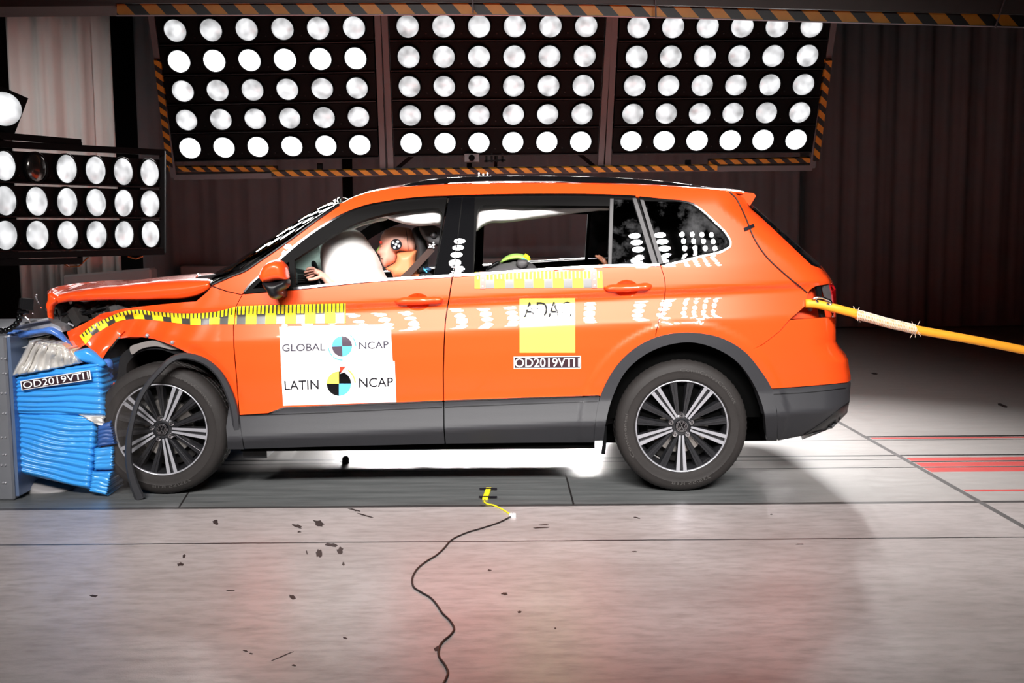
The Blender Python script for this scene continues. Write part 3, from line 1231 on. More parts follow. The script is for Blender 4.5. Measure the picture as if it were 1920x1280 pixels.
def unproj(uv, off=0.0):
    uv = np.asarray(uv, float).reshape(-1, 2)
    N = len(uv)
    d = np.stack([(uv[:, 0] - 960) / FPX, -(uv[:, 1] - 640) / FPX, -np.ones(N)], 1) @ RMN.T
    cp = np.array(CAMP)
    off = np.broadcast_to(np.asarray(off, float), (N,))

    def F(Y):
        t = (Y + DCAM) / d[:, 1:2] if Y.ndim == 2 else ((Y + DCAM) / d[:, 1])
        if Y.ndim == 2:
            X = cp[0] + d[:, :1] * t
            Z = cp[2] + d[:, 2:3] * t
            return Y - (Sraw(X, Z) - off[:, None])
        return Y - (Sraw(cp[0] + d[:, 0] * t, cp[2] + d[:, 2] * t) - off)
    ys = np.arange(-.2, 1.0, .012)
    Ym = np.tile(ys, (N, 1))
    Fm = F(Ym)
    pos = Fm >= 0
    has = pos.any(1)
    k = np.where(has, pos.argmax(1), 0)
    k = np.maximum(k, 1)
    lo = ys[k - 1].copy()
    hi = ys[k].copy()
    for _ in range(22):
        mid = (lo + hi) / 2
        g = F(mid) >= 0
        hi = np.where(g, mid, hi)
        lo = np.where(g, lo, mid)
    Y = hi
    best = ys[Fm.argmax(1)]
    Y = np.where(has, Y, best)
    t = (Y + DCAM) / d[:, 1]
    return cp + d * t[:, None]


def Snorm(A):
    e = 0.003
    x, z = A[:, 0], A[:, 2]
    gx = (Sraw(x + e, z) - Sraw(x - e, z)) / (2 * e)
    gz = (Sraw(x, z + e) - Sraw(x, z - e)) / (2 * e)
    gx = np.clip(gx, -6, 6)
    n = np.stack([gx, -np.ones(len(x)), gz], 1)
    return n / np.linalg.norm(n, axis=1)[:, None]


NEAR = []   # parts that the far side repeats


def panel(name, poly, m, parent, off=0.0, th=0.012, step=7, holes=(), bstep=None, mirror=True, offf=None, back=None):
    vs_, tr, be = tri2d(poly, step, holes, bstep or step)
    o = off if offf is None else np.array([offf(u, v) for u, v in vs_])
    A = unproj(vs_, o)
    nn = Snorm(A)
    if offf is not None:
        e = 1.0
        du = np.array([offf(u + e, v) - offf(u - e, v) for u, v in vs_]) / (2 * e) * 357
        dv = np.array([offf(u, v + e) - offf(u, v - e) for u, v in vs_]) / (2 * e) * 357
        nn = nn + np.stack([-du, np.zeros(len(du)), dv], 1)
        nn /= np.linalg.norm(nn, axis=1)[:, None]
    B = A - nn * th
    n = len(A)
    f = list(tr) + [tuple(i + n for i in reversed(t)) for t in tr] + [(b, a, a + n, b + n) for a, b in be]
    V = np.vstack([A, B])
    nl = []
    for t in tr:
        nl += [tuple(nn[i]) for i in t]
    for t in tr:
        nl += [tuple(-nn[i]) for i in reversed(t)]
    for a, b in be:
        p0, p1, p2 = V[b], V[a], V[a + n]
        q = np.cross(p1 - p0, p2 - p0)
        q = q / (np.linalg.norm(q) + 1e-12)
        nl += [tuple(q)] * 4
    mi = None if back is None else [0] * len(tr) + [1] * len(tr) + [0] * len(be)
    ob = mesh(name, V, f, m if back is None else [m, back], parent, smooth=True, normals=nl, mi=mi)
    if mirror:
        NEAR.append(ob)
    return ob


def decal(name, items, mats, parent, off=0.0035, mirror=False):
    """thin printed shapes lying on the side surface: items = (uv verts, faces, material index)"""
    V, F_, MI = [], [], []
    for uv, fs, k in items:
        o = len(V)
        uv = np.asarray(uv, float)
        V += [tuple(q) for q in uv]
        for f in fs:
            p = uv[list(f)]
            ar = sum(p[i][0] * p[(i + 1) % len(p)][1] - p[(i + 1) % len(p)][0] * p[i][1] for i in range(len(p)))
            f = tuple(f) if ar < 0 else tuple(reversed(f))
            F_.append(tuple(i + o for i in f))
            MI.append(k)
    # cut the shapes finely so that they follow the curved panel
    bm = bmesh.new()
    bv_ = [bm.verts.new((q[0], q[1], 0)) for q in V]
    for f, k in zip(F_, MI):
        try:
            bm.faces.new([bv_[i] for i in f]).material_index = k
        except ValueError:
            pass
    for _ in range(5):
        bmesh.ops.triangulate(bm, faces=bm.faces[:])
        lg = [e for e in bm.edges if e.calc_length() > 5.0]
        if not lg:
            break
        bmesh.ops.subdivide_edges(bm, edges=lg, cuts=1)
    bmesh.ops.triangulate(bm, faces=bm.faces[:])
    bm.verts.index_update()
    V = [(q.co.x, q.co.y) for q in bm.verts]
    F_, MI = [], []
    for f in bm.faces:
        p = [q.co for q in f.verts]
        ar = (p[1].x - p[0].x) * (p[2].y - p[0].y) - (p[1].y - p[0].y) * (p[2].x - p[0].x)
        ii = [q.index for q in f.verts]
        F_.append(tuple(ii) if ar < 0 else tuple(reversed(ii)))
        MI.append(f.material_index)
    bm.free()
    A = unproj(np.array(V), off)
    return mesh(name, A, F_, mats, parent, mi=MI)


def strip_poly(path, w):
    p = np.array(path, float)
    t = np.gradient(p, axis=0)
    t /= np.linalg.norm(t, axis=1)[:, None] + 1e-9
    nrm = np.stack([-t[:, 1], t[:, 0]], 1)
    w = np.broadcast_to(np.asarray(w, float), (len(p),))[:, None]
    return [tuple(q) for q in p + nrm * w / 2] + [tuple(q) for q in (p - nrm * w / 2)[::-1]]


def cstrip(name, path, w, m, parent, off, th=0.008, mirror=True, step=8, smooth=True):
    pp = cr(path, step) if smooth else path
    return panel(name, strip_poly(pp, w), m, parent, off, th, step=50, bstep=6, mirror=mirror)


car = empty('car', (P(960, 880, .9).x, YMID, 0))
tag(car, 'orange estate-style SUV crushed nose first into the blue barrier', 'car')

# ---- outlines traced along the near side
DLO_TOP = cr([(457, 548), (467, 535), (495, 510), (522, 487), (551, 462), (605, 423), (641, 402.5), (683, 386.5), (725.6, 378), (782, 371), (838, 368.2), (920, 366), (995, 365), (1113, 365.5), (1192, 368.5), (1253.7, 374.4),
              (1285, 377.5), (1300, 382), (1312, 390), (1338, 413), (1366, 444), (1370, 453), (1369, 461), (1360.6, 467), (1310, 481), (1253.7, 495), (1239, 498)], 7)
BELT = [(1239, 498), (1141, 500), (1009, 507.5), (889, 516), (838, 519), (697.5, 528.5), (585, 540), (457, 551)]
DOORLINE = [(848, 519), (843.7, 548), (839.5, 573), (835, 601.5), (832.5, 649), (831, 700), (831.5, 751)]
REARCUT = cr([(1239, 498), (1246.7, 522.5), (1248, 545), (1244, 570), (1238, 593), (1229, 632)], 7)
ARCH_OUT = cr([(1114, 826), (1116, 800), (1124, 749), (1136.6, 718), (1164.7, 676), (1198, 648), (1229, 633), (1269, 624.5), (1308, 624.5), (1353, 633.7), (1398, 660.5), (1423, 690), (1446, 726.6), (1455.8, 768.7), (1457, 826)], 6)
ARCH_IN = cr([(1131, 826), (1135, 797), (1148, 746), (1176, 693), (1212.5, 663), (1254.7, 646), (1297, 641.6), (1339, 652), (1381, 677), (1412, 718), (1432, 768.7), (1437.5, 826)], 6)


def sub(path, a, b):
    """the stretch of a dense path between the points nearest a and b"""
    p = np.array(path)
    i = int(np.argmin(np.hypot(*(p - np.array(a)).T)))
    j = int(np.argmin(np.hypot(*(p - np.array(b)).T)))
    return [tuple(q) for q in (p[i:j + 1] if i <= j else p[j:i + 1][::-1])]


SH = lambda path, du, dv=0: [(u + du, v + dv) for u, v in path]

# side frame: A-pillar, roof edge, quarter panel in one pressing
upper = cr([(397, 535), (425, 522), (453, 511.5), (497, 482.5), (540, 453), (590, 416), (636, 384), (662, 371.5), (700, 361), (735, 355), (800, 350), (905, 347), (1000, 346), (1100, 346.5), (1240, 350.5), (1345, 358), (1378, 362.5)], 8)
dpil = [(1395, 371), (1405, 387), (1450, 429), (1490, 467), (1521.7, 497), (1540, 503.5), (1551, 514.5), (1558.5, 528)]
cavity = cr([(1558, 531.5), (1545, 533.5), (1529, 536.6), (1518, 544), (1513, 556), (1511, 572)], 5)
seam = [(1481, 598), (1461, 621), (1430, 645), (1399, 661)]
frame_poly = upper + dpil + cavity + seam + sub(ARCH_OUT, (1397, 660), (1229, 633))[::1] + list(reversed(REARCUT))[1:-1] + list(reversed(DLO_TOP)) + [(453, 551.5), (425, 545)]
panel('body_side', frame_poly, PAINT, car, step=7, back=TRIMG)

fd = empty('front_door', P(840, 650, 0), car)
HCUP = lambda cx, cy, rx, ry: [(cx + rx * math.cos(2 * PI * i / 28), cy + ry * math.sin(2 * PI * i / 28)) for i in range(28)]
cupF, cupR = HCUP(783, 566, 23, 16.5), HCUP(1175, 541, 22.5, 16.5)
fd_poly = [(455, 552), (444, 573), (438.5, 606), (439.5, 650), (445, 714), (449.5, 777.5), (504, 774), (531, 763.5)] + [(831, 750.5)] + SH(list(reversed(DOORLINE))[1:], -1) + SH(list(BELT[4:]), 0, .6)
panel('door_skin', fd_poly, PAINT, fd, holes=[cupF], step=6, back=BLACK)
rd = empty('rear_door', P(1040, 650, 0), car)
rd_poly = SH(DOORLINE, 1.2) + [(1125, 741.5)] + sub(ARCH_OUT, (1124, 749), (1229, 633))[1:] + SH(list(reversed(REARCUT))[1:], -1.4) + SH(BELT[0:5], 0, .6)
rd_poly = [p for i, p in enumerate(rd_poly) if i == 0 or np.hypot(p[0] - rd_poly[i - 1][0], p[1] - rd_poly[i - 1][1]) > .8]
panel('door_skin', rd_poly, PAINT, rd, holes=[cupR], step=6, back=BLACK)


def dish(cx, cy, rx, ry, dep):
    return lambda u, v: -dep * max(0.0, 1 - ((u - cx) / rx) ** 2 - ((v - cy) / ry) ** 2)


panel('handle_cup', cupF, PAINT, fd, offf=dish(783, 566, 23, 16.5, .03), step=3.5)
panel('handle_cup', cupR, PAINT, rd, offf=dish(1175, 541, 22.5, 16.5, .03), step=3.5)


def handle(parent, pts):
    poly = cr(pts, 4, closed=True)
    vs_, tr, be = tri2d(poly, 3.5, bstep=3.5)
    d = bdist(vs_, [poly])
    prof = np.sqrt(np.clip(1 - (1 - np.clip(d / 7.5, 0, 1)) ** 2, 0, 1))
    A = unproj(vs_, 0.012 + 0.03 * prof)
    B = unproj(vs_, 0.0 + 0.012 * (1 - prof) * 0)
    n = len(A)
    f = list(tr) + [tuple(i + n for i in reversed(t)) for t in tr] + [(b, a, a + n, b + n) for a, b in be]
    o = mesh('door_handle', np.vstack([A, B]), f, PAINT, parent, smooth=True)
    NEAR.append(o)


handle(fd, [(740, 564), (750, 558.5), (775, 557), (800, 557), (822, 556), (831, 560), (828, 566), (806, 570), (782, 571.5), (757, 571.5), (743, 568.5)])
handle(rd, [(1132, 539), (1142, 534), (1165, 532.5), (1195, 532), (1215, 530.5), (1223, 535), (1219, 541), (1198, 545), (1175, 547), (1150, 547), (1136, 544)])

# inner door cards
panel('door_card', [(461, 557), (585, 545.5), (697, 534), (836, 524.5), (829, 745), (454, 760)], BLACK, fd, off=-.035, th=.02, step=14)
panel('door_card', [(852, 523.5), (889, 521), (1009, 512.5), (1141, 505), (1236, 503), (1226, 628), (1130, 732), (836, 745)], BLACK, rd, off=-.035, th=.02, step=14)

# lower cladding of the doors
panel('door_cladding', [(449.5, 779.5), (504, 776.5), (531, 766.5), (831, 753.5), (831.5, 803), (833.5, 831.5), (640, 836), (459, 841), (453, 814)], CLAD, fd, off=.003, step=6)
panel('door_cladding', [(833, 753.5), (1124, 743.5), (1117, 791), (1114, 829), (1000, 829.5), (836, 831.5), (833.5, 803)], CLAD, rd, off=.003, step=6)
cstrip('cladding_trim', [(504, 775), (531, 764.8), (680, 758), (829, 752)], 3.0, CHROME, fd, .006, smooth=False)
cstrip('cladding_trim', [(834, 751.8), (980, 746.7), (1123, 742.3)], 3.0, CHROME, rd, .006, smooth=False)
cstrip('cladding_rib', [(452, 779), (600, 774), (829, 763)], 1.6, CHROME, fd, .006, smooth=False)
cstrip('cladding_rib', [(834, 763), (980, 757), (1121, 752)], 1.6, CHROME, rd, .006, smooth=False)

# ---- window surrounds
FO = cr([(552, 487), (580, 468.5), (606.7, 451.7), (632, 436.5), (656.7, 423), (682, 412.5), (706.7, 405), (740, 397.5), (790, 391.5), (818, 390.5), (827, 393), (829.5, 402)], 6) + [(822, 460), (813, 516.5), (697.5, 525), (600, 532), (553, 534)]
QF = [(474, 541), (497, 519), (520, 502.5), (542, 490.5), (544, 534), (500, 539)]
fr_poly = sub(SH(DLO_TOP, 0, 1.5), (457, 548), (841, 369)) + [(814, 518.5)] + SH(BELT[5:], 0, -1.0)
panel('window_frame', fr_poly, SEALR, fd, off=.001, holes=[FO, QF], th=.03, step=8)
panel('quarter_glass', QF, GLASS_DARK, fd, off=-.006, th=.004, step=9)
panel('pillar_cover', [(842, 371), (866, 369.5), (849.3, 516.5), (814.5, 519)], GLOSSB, fd, off=.0035, th=.012, step=6)
RO = [(897, 392)] + cr([(899, 387.5), (905, 384.5), (913, 384), (1000, 385), (1142.5, 386)], 8) + [(1140, 497), (1009, 505), (888, 513.5), (893.7, 404)]
RG = [(1151, 373), (1185, 374.5), (1224, 493), (1147, 497)]
rr_poly = sub(SH(DLO_TOP, 0, 1.5), (868, 368), (1192, 368)) + [(1197, 372), (1236, 495.5), (1141, 498.8), (1009, 506.3), (889, 514.8), (851, 517)]
panel('window_frame', rr_poly, SEALR, rd, off=.001, holes=[RO, RG], th=.03, step=8)
panel('pillar_cover', [(868, 369.3), (890, 369), (886.5, 514), (851.3, 516.5)], GLOSSB, rd, off=.0035, th=.012, step=6)
panel('window_divider', [(1144, 372), (1150.5, 372), (1146.5, 497), (1140.5, 497.5)], TRIMG, rd, off=.006, th=.02, step=8)
panel('fixed_glass', RG, GLASS_DARK, rd, off=-.004, th=.004, step=8)
panel('window_edge', [(1186, 371.5), (1193, 371.5), (1233, 494.5), (1223.5, 495)], TRIMG, rd, off=.004, th=.01, step=8)
qw = empty('quarter_window', P(1290, 440, .15), car)
QG = cr([(1205, 376.5), (1253.7, 378), (1283, 380.5), (1296, 385), (1308, 393.5), (1334, 416.5), (1361, 446.5), (1364, 455), (1356, 462.5), (1310, 476.5), (1253.7, 491), (1244, 492.5)], 6)
q_poly = sub(DLO_TOP, (1200, 369), (1239, 498)) + []
q_poly = SH(sub(DLO_TOP, (1200, 369.3), (1253, 495)), 0, .6) + [(1240, 497), (1198, 371)]
panel('window_frame', q_poly, SEALR, qw, off=.001, holes=[QG], th=.02, step=8)
panel('glass', QG, GLASS_DARK, qw, off=-.003, th=.004, step=8)
panel('window_edge', [(1200.5, 374), (1207, 375), (1244, 493), (1236, 495.5)], TRIMG, qw, off=.004, th=.01, step=8)
# bright trim along the window line
cstrip('chrome_trim', sub(DLO_TOP, (457, 548), (866, 367)), 3.6, CHROME, fd, .008, smooth=False)
cstrip('chrome_trim', sub(DLO_TOP, (868, 367), (1192, 368)), 4.2, CHROME, rd, .008, smooth=False)
cstrip('chrome_trim', SH(sub(DLO_TOP, (1198, 369), (1250, 495.5)), 0, .5), 3.2, CHROME, qw, .008, smooth=False)
cstrip('belt_trim', [(548, 541), (585, 537), (697.5, 525.5), (838, 517), (848, 516.3)], 4.5, CHROME, fd, .01)
cstrip('belt_trim', [(851, 516.2), (889, 513.8), (1009, 505.5), (1141, 498), (1236, 496.3)], 4.2, CHROME, rd, .01)
cstrip('belt_trim', [(457, 548.5), (500, 545), (550, 541)], 3.5, SEALR, fd, .01)

# ---- front wing, folded by the crash
fen = [(397, 537.5), (425, 547), (453, 553), (442.5, 573), (436.8, 606), (437.7, 650), (443, 714), (447.5, 777), (438, 777)] + cr([(438, 777), (431.6, 747.5), (414, 707.6), (390, 685.5), (365, 668), (345, 656.5), (315, 643), (282.5, 633), (250, 630), (225, 633), (214, 638)], 7)[1:] + \
    [(192, 672), (178, 658), (160, 646), (140, 657.5), (132.5, 642.5), (125, 622.5), (160, 605), (187.5, 590), (225, 580), (255, 575.5), (282.5, 572.5), (337.5, 567), (367.5, 565), (388, 548)]
wing = panel('front_wing', fen, PAINT, car, step=6, th=.006)
panel('wing_flap', [(160, 646), (172, 630), (202, 611.5), (234, 620), (219, 635), (203, 655), (192, 673), (178, 659)], PAINT, car, offf=lambda u, v: .012 + .00075 * max(0.0, (v - 612) + .5 * (200 - u)), th=.004, step=4, mirror=False)
panel('wing_sill', [(431, 750), (438, 777.5), (447.5, 778), (456.5, 840), (458, 842), (427, 842), (424, 800)], CLAD, car, off=.001, step=7)
mb = MB()
for (u, v) in ((222, 632), (276, 629), (323, 642), (366, 668)):
    c = Vector(unproj([(u, v)], .004)[0])
    mb.ball(c, .012, 10)
mb.build('clip', STEEL, car, smooth=True)
# edge return of the wing around the wheel opening
cstrip('arch_lip', [(225, 633), (250, 630), (282.5, 633), (315, 643), (345, 656.5), (365, 668), (390, 685.5), (414, 707.6), (431, 747)], 2.5, PAINT_IN, car, .006, th=.03)

# ---- rear bumper and arch mouldings
bump_poly = [(1482, 599.5), (1540, 595.5), (1566, 594.5), (1567, 640), (1573, 652.5), (1582, 662), (1590, 673.5), (1592, 690), (1595, 704), (1595, 712.5), (1589, 716.5), (1520, 723), (1448, 728)] + sub(ARCH_OUT, (1446, 727), (1400, 662)) + [(1431, 646), (1462, 622)]
panel('bumper_skin', bump_poly, PAINT, car, step=6)
panel('bumper_cladding', [(1449, 729.5), (1520, 724.5), (1589, 718), (1594.5, 714), (1593, 752), (1588.5, 774), (1561, 802), (1505, 816.5), (1458, 826), (1456.8, 768.7), (1447.5, 730)], CLAD, car, off=.002, step=6)
cstrip('bumper_groove', [(1451, 739), (1520, 735), (1586, 727.5)], 1.5, BLACK, car, .004)
panel('bumper_valance', [(1592, 753), (1588, 774.5), (1561, 802.5), (1507, 816), (1545, 790)], BLACK, car, off=.006, th=.01, step=6)
panel('arch_moulding', ARCH_OUT + list(reversed(ARCH_IN)), CLAD, car, off=.010, th=.05, step=7)
cstrip('mud_flap', [(1134, 800), (1133, 835), (1131, 851)], 7, BLACK, car, -.03)

# ---- lamp recess at the rear corner, the tail lamp is missing
panel('recess_panel', [(1482, 598), (1512, 556), (1520, 542), (1545, 533), (1560, 531), (1567, 545), (1567.5, 594), (1540, 595)], PAINT_IN, car, off=-.075, th=.01, step=7)
panel('recess_bar', [(1531, 536), (1539, 535), (1542, 560), (1548, 594), (1539, 594.5), (1535, 560)], BLACK, car, off=-.015, th=.015, step=7)
panel('recess_bar', [(1545, 535), (1556, 533), (1561, 556), (1563, 575), (1553, 572), (1549, 555)], TRIMG, car, off=-.015, th=.015, step=7)
TAIL = mat('tail_lamp_red', (150, 10, 16), rough=.15, coat=1, var=.1)
panel('tail_lamp', [(1556, 533), (1561, 531), (1567, 542), (1567.5, 574), (1563, 572), (1561, 552)], TAIL, car, off=-.004, th=.01, step=6)
mb = MB()
c = P(1519.5, 579.5, .13)
mb.cyl((c.x, c.y, c.z), (c.x, c.y + .04, c.z), .012, 14)
mb.cyl((c.x, c.y - .006, c.z), (c.x, c.y, c.z), .007, 14)
mb.build('recess_bolt', STEEL, car)

# ---- rear end between the two corners
rows = [(386, 'g'), (440, 'g'), (498, 'g'), (515, 'o'), (545, 'o'), (595, 'o'), (640, 'o'), (662, 'b'), (690, 'b'), (716, 'b'), (717, 'k'), (774, 'k'), (802, 'k'), (822, 'k')]


def rear_row(v):
    u = float(np.interp(v, [a for a, b in _sil], [b for a, b in _sil]))
    return unproj([(u - 1.0, v)], -0.004)[0]


def rear_surface(name, v0, v1, m, parent, bulge=.07, n=12, off=0.0):
    vs_, f = [], []
    vv = list(np.linspace(v0, v1, n))
    K = 20
    for v in vv:
        A = rear_row(v)
        for j in range(K + 1):
            s = j / K
            y = A[1] + (2 * YMID - 2 * A[1]) * s
            q = 1 - (2 * s - 1) ** 2
            vs_.append((A[0] + bulge * q ** .7 + off, y, A[2]))
    for i in range(n - 1):
        for j in range(K):
            a = i * (K + 1) + j
            f.append((a, a + 1, a + K + 2, a + K + 1))
    f = [tuple(reversed(q)) for q in f]
    return mesh(name, vs_, f, m, parent, smooth=True)


tg = empty('tailgate', P(1540, 520, .9), car)
rear_surface('rear_glass', 386, 497, GLOSSB, tg, .10)
rear_surface('tailgate_skin', 499, 640, PAINT, tg, .08)
rear_surface('rear_bumper', 641, 716, PAINT, car, .07)
rear_surface('rear_valance', 717, 824, CLAD, car, .05)
# black glass edge beside the D-pillar
panel('glass_edge', [(1406, 386), (1410, 384.5), (1473, 440), (1538, 498), (1541, 503), (1522, 497), (1490, 467), (1450, 429)], GLOSSB, tg, off=-.004, th=.01, step=6)
# roof spoiler
sp = [(1349, 357), (1380, 358.5), (1413, 362), (1417.5, 367), (1406, 386), (1395, 374), (1375, 363.5)]
vs_, tr, be = tri2d(sp, 9, bstep=8)
A = Pn(vs_, np.full(len(vs_), .27))
n = len(A)
B = A.copy()
B[:, 1] = 2 * YMID - .27
mesh('roof_spoiler', np.vstack([A, B]), list(tr) + [tuple(i + n for i in reversed(t)) for t in tr] + [(b, a, a + n, b + n) for a, b in be], PAINT, tg)

# ---- roof, windscreen
rp = unproj([q for q in cr([(636, 384), (662, 371.5), (700, 361), (735, 355), (800, 350), (905, 347), (1000, 346), (1100, 346.5), (1240, 350.5), (1345, 358), (1400, 363)], 24)], 0)
K = 18
vs_, f = [], []
for A in rp:
    for j in range(K + 1):
        s = j / K
        q = 1 - (2 * s - 1) ** 2
        vs_.append((A[0], A[1] + (2 * YMID - 2 * A[1]) * s, A[2] + .05 * q ** .8))
nr = len(rp)
for i in range(nr - 1):
    for j in range(K):
        a = i * (K + 1) + j
        f.append((a, a + K + 1, a + K + 2, a + 1))
ro = mesh('roof', vs_, f, PAINT, car, smooth=True)
so = ro.modifiers.new('s', 'SOLIDIFY')
so.thickness = .006
vs2 = [(x, y, z - .045) for x, y, z in vs_]
mesh('headliner', vs2, [tuple(reversed(q)) for q in f], HEADL, car, smooth=True)


def resamp(path, n):
    p = np.array(path, float)
    s = np.concatenate([[0], np.cumsum(np.hypot(*np.diff(p, axis=0).T))])
    t = np.linspace(0, s[-1], n)
    return np.stack([np.interp(t, s, p[:, 0]), np.interp(t, s, p[:, 1])], 1)


lowp = resamp(cr([(397, 533.5), (425, 521), (453, 510.5), (497, 481.5), (540, 452), (590, 415), (636, 383)], 6), 26)
upp = resamp(cr([(391, 519), (415, 505), (440, 491.5), (472, 471), (517, 440), (557, 413.5), (593, 391.5), (640, 369)], 6), 26)
LA = unproj(lowp, .004)
LC = Pn(upp, np.full(26, .80))
K = 22
vs_, f = [], []
for A, C in zip(LA, LC):
    for j in range(K + 1):
        s = j / K
        q = 1 - (2 * s - 1) ** 2
        vs_.append((A[0] + (C[0] - A[0]) * q, A[1] + (2 * YMID - 2 * A[1]) * s, A[2] + (C[2] - A[2]) * q))
for i in range(25):
    for j in range(K):
        a = i * (K + 1) + j
        f.append((a, a + K + 1, a + K + 2, a + 1))
ws = mesh('windscreen', vs_, f, GLASS_WS, car, smooth=True)
so = ws.modifiers.new('s', 'SOLIDIFY')
so.thickness = .005
cstrip('windscreen_seal', [tuple(q) for q in lowp[::3]] + [tuple(lowp[-1])], 2.2, BLACK, car, .010)
# wiper arm and scuttle at the foot of the screen
mb = MB()
mb.tube([P(366, 521, .5), P(372, 514, .45), P(380, 523, .35), P(395, 527, .3)], .007, 8)
mb.tube([P(384, 527, .3), P(402, 516, .45), P(430, 500, .75)], .006, 8)
mb.build('wiper', CHROME, car, smooth=True)
slab('scuttle', [(358, 524), (375, 517), (405, 514), (412, 520), (400, 535), (385, 538), (365, 532)], .35, 1.1, BLACK, car)

# ---- bonnet, thrown up and buckled
hb = resamp(cr([(396, 540), (375, 552.5), (350, 559), (300, 561.5), (257.5, 562.5), (200, 562.5), (150, 564.5), (118, 567), (104, 571), (96, 578)], 5), 40)
hm = resamp(cr([(394, 531), (362, 536), (300, 542), (225, 548), (150, 552), (112, 556.5), (97, 561), (91, 568)], 5), 40)
ht = resamp(cr([(392, 517), (362, 516.5), (312, 519), (225, 527.5), (175, 531), (142, 535), (112, 541), (97, 545.5), (89, 551)], 5), 40)
Hb, Hm, Ht = Pn(hb, np.full(40, .16)), Pn(hm, np.full(40, .145)), Pn(ht, np.full(40, .70))
vs_, f = [], []
prm = random.Random(5)
CS = [(0, Hb, None), (1, Hm, None)]
K = 26
for i in range(40):
    w = max(0, (i - 24) / 15.0)
    col_ = []
    for s in np.linspace(0, 1, 6):           # flank
        bul = math.sin(s * PI) * .006
        p = Hb[i] * (1 - s) + Hm[i] * s
        col_.append(p + np.array([0, -bul + w * .008 * math.sin(i * 1.7 + s * 5), 0]))
    A = Hm[i]
    C = Ht[i]
    for j in range(1, K + 1):
        s = j / K
        q = 1 - (2 * s - 1) ** 2
        q = q ** .38
        yd = (2 * YMID - 2 * A[1]) * min(s, 1 - s)
        p = np.array([A[0] + (C[0] - A[0]) * min(1, yd / (.70 - A[1])), A[1] + (2 * YMID - 2 * A[1]) * s, A[2] + (C[2] - A[2]) * (.85 * (1 - math.exp(-yd / .03)) + .15 * q)])
        p[2] += (.0015 + .014 * w) * math.sin(i * .55 + s * 16) * math.sin(s * PI) * (.4 + w)
        p[2] -= .01 * math.sin(s * PI * 3) * w
        col_.append(p)
    # far flank
    p = Hb[i].copy()
    p[1] = 2 * YMID - p[1]
    col_.append(p)
    vs_ += [tuple(q) for q in col_]
nc = len(vs_) // 40
for i in range(39):
    for j in range(nc - 1):
        a = i * nc + j
        f.append((a, a + 1, a + nc + 1, a + nc))
bo = mesh('bonnet', vs_, f, PAINT, car, smooth=True)
so = bo.modifiers.new('s', 'SOLIDIFY')
so.thickness = .012
so.offset = -1
inflate('bonnet_lip', [(90, 549), (98, 547), (113, 556), (112, 566), (103, 573), (99.5, 585), (100, 600), (96, 607), (92, 596), (90, 580), (86.5, 573), (91, 562)], .17, .03, 6, PAINT, car, step=3, amp=.4, seed=4)

# ---- engine bay seen through the gap
eb = slab('engine_bay', [(104, 574), (200, 565), (300, 563), (392, 550), (392, 590), (300, 610), (205, 628), (150, 640), (128, 640), (108, 615)], .42, .9, ENGINE, car)
mb = MB()
for i in range(46):
    u = prm.uniform(108, 235)
    v = 570 + (u - 108) * .05 + prm.uniform(2, 42) * (1 - (u - 108) / 190)
    c = P(u, v, prm.uniform(.25, .4))
    M = Matrix.Translation(c) @ Euler((prm.uniform(-.6, .6), prm.uniform(0, 3), prm.uniform(-.6, .6))).to_matrix().to_4x4()
    s = prm.uniform(.01, .035)
    mb.box((-s * 1.6, -.03, -s), (s * 1.6, .03, s), prm.choice((0, 0, 1)), M)
mb.build('engine_block', [ENGINE, TRIMG], car)
mb = MB()
for q in ([(105, 580), (112, 605), (120, 625)], [(128, 602), (134, 608), (140, 611)], [(150, 590), (190, 578), (250, 572)], [(115, 590), (135, 585), (160, 582)]):
    mb.tube([P(u, v, .24) for u, v in q], .006, 8)
mb.build('hose', BLACK, car, smooth=True)
mb = MB()
mb.bar(P(236, 566, .25), P(258, 569, .25), .03, .035)
mb.build('bracket', TRIMG, car)
mb = MB()
mb.bar(P(128, 605, .22), P(139, 611, .22), .012, .008)
mb.build('metal_strip', STEEL, car)
panel('splash_panel', [(206, 742), (213, 716), (229, 746), (222, 755), (218, 790), (212, 802), (214, 762)], PAINT, car, off=-.03, th=.004, step=6, mirror=False)
panel('torn_bracket', [(195, 672), (212, 677), (208, 685), (199, 680)], mat('torn_metal', (190, 130, 115), rough=.5), car, off=-.02, th=.004, step=6, mirror=False)

# ---- front wheel well
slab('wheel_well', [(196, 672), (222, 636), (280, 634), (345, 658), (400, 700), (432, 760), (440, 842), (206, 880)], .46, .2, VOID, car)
slab('wheel_liner', cr([(222, 690), (226, 668), (244, 652), (280, 643), (320, 649), (352, 668), (330, 664), (300, 655), (262, 660), (240, 680), (236, 740), (222, 750)], 6, closed=True), .12, .30, BLACK, car)
slab('liner_shield', cr([(243, 652), (262, 643), (284, 639), (308, 643), (336, 655), (322, 655), (292, 649), (262, 655), (247, 664)], 5, closed=True), .10, .06, mat('bright_liner', (185, 178, 174), rough=.3, metal=.7, var=.2), car)

# rear wheel well
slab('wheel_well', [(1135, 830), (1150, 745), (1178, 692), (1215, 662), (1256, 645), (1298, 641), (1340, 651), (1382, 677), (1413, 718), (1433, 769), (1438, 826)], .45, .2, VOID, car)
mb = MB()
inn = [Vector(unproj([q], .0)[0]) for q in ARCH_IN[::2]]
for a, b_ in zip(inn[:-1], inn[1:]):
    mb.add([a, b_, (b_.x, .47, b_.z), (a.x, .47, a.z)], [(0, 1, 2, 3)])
mb.build('wheel_liner', VOID, car)

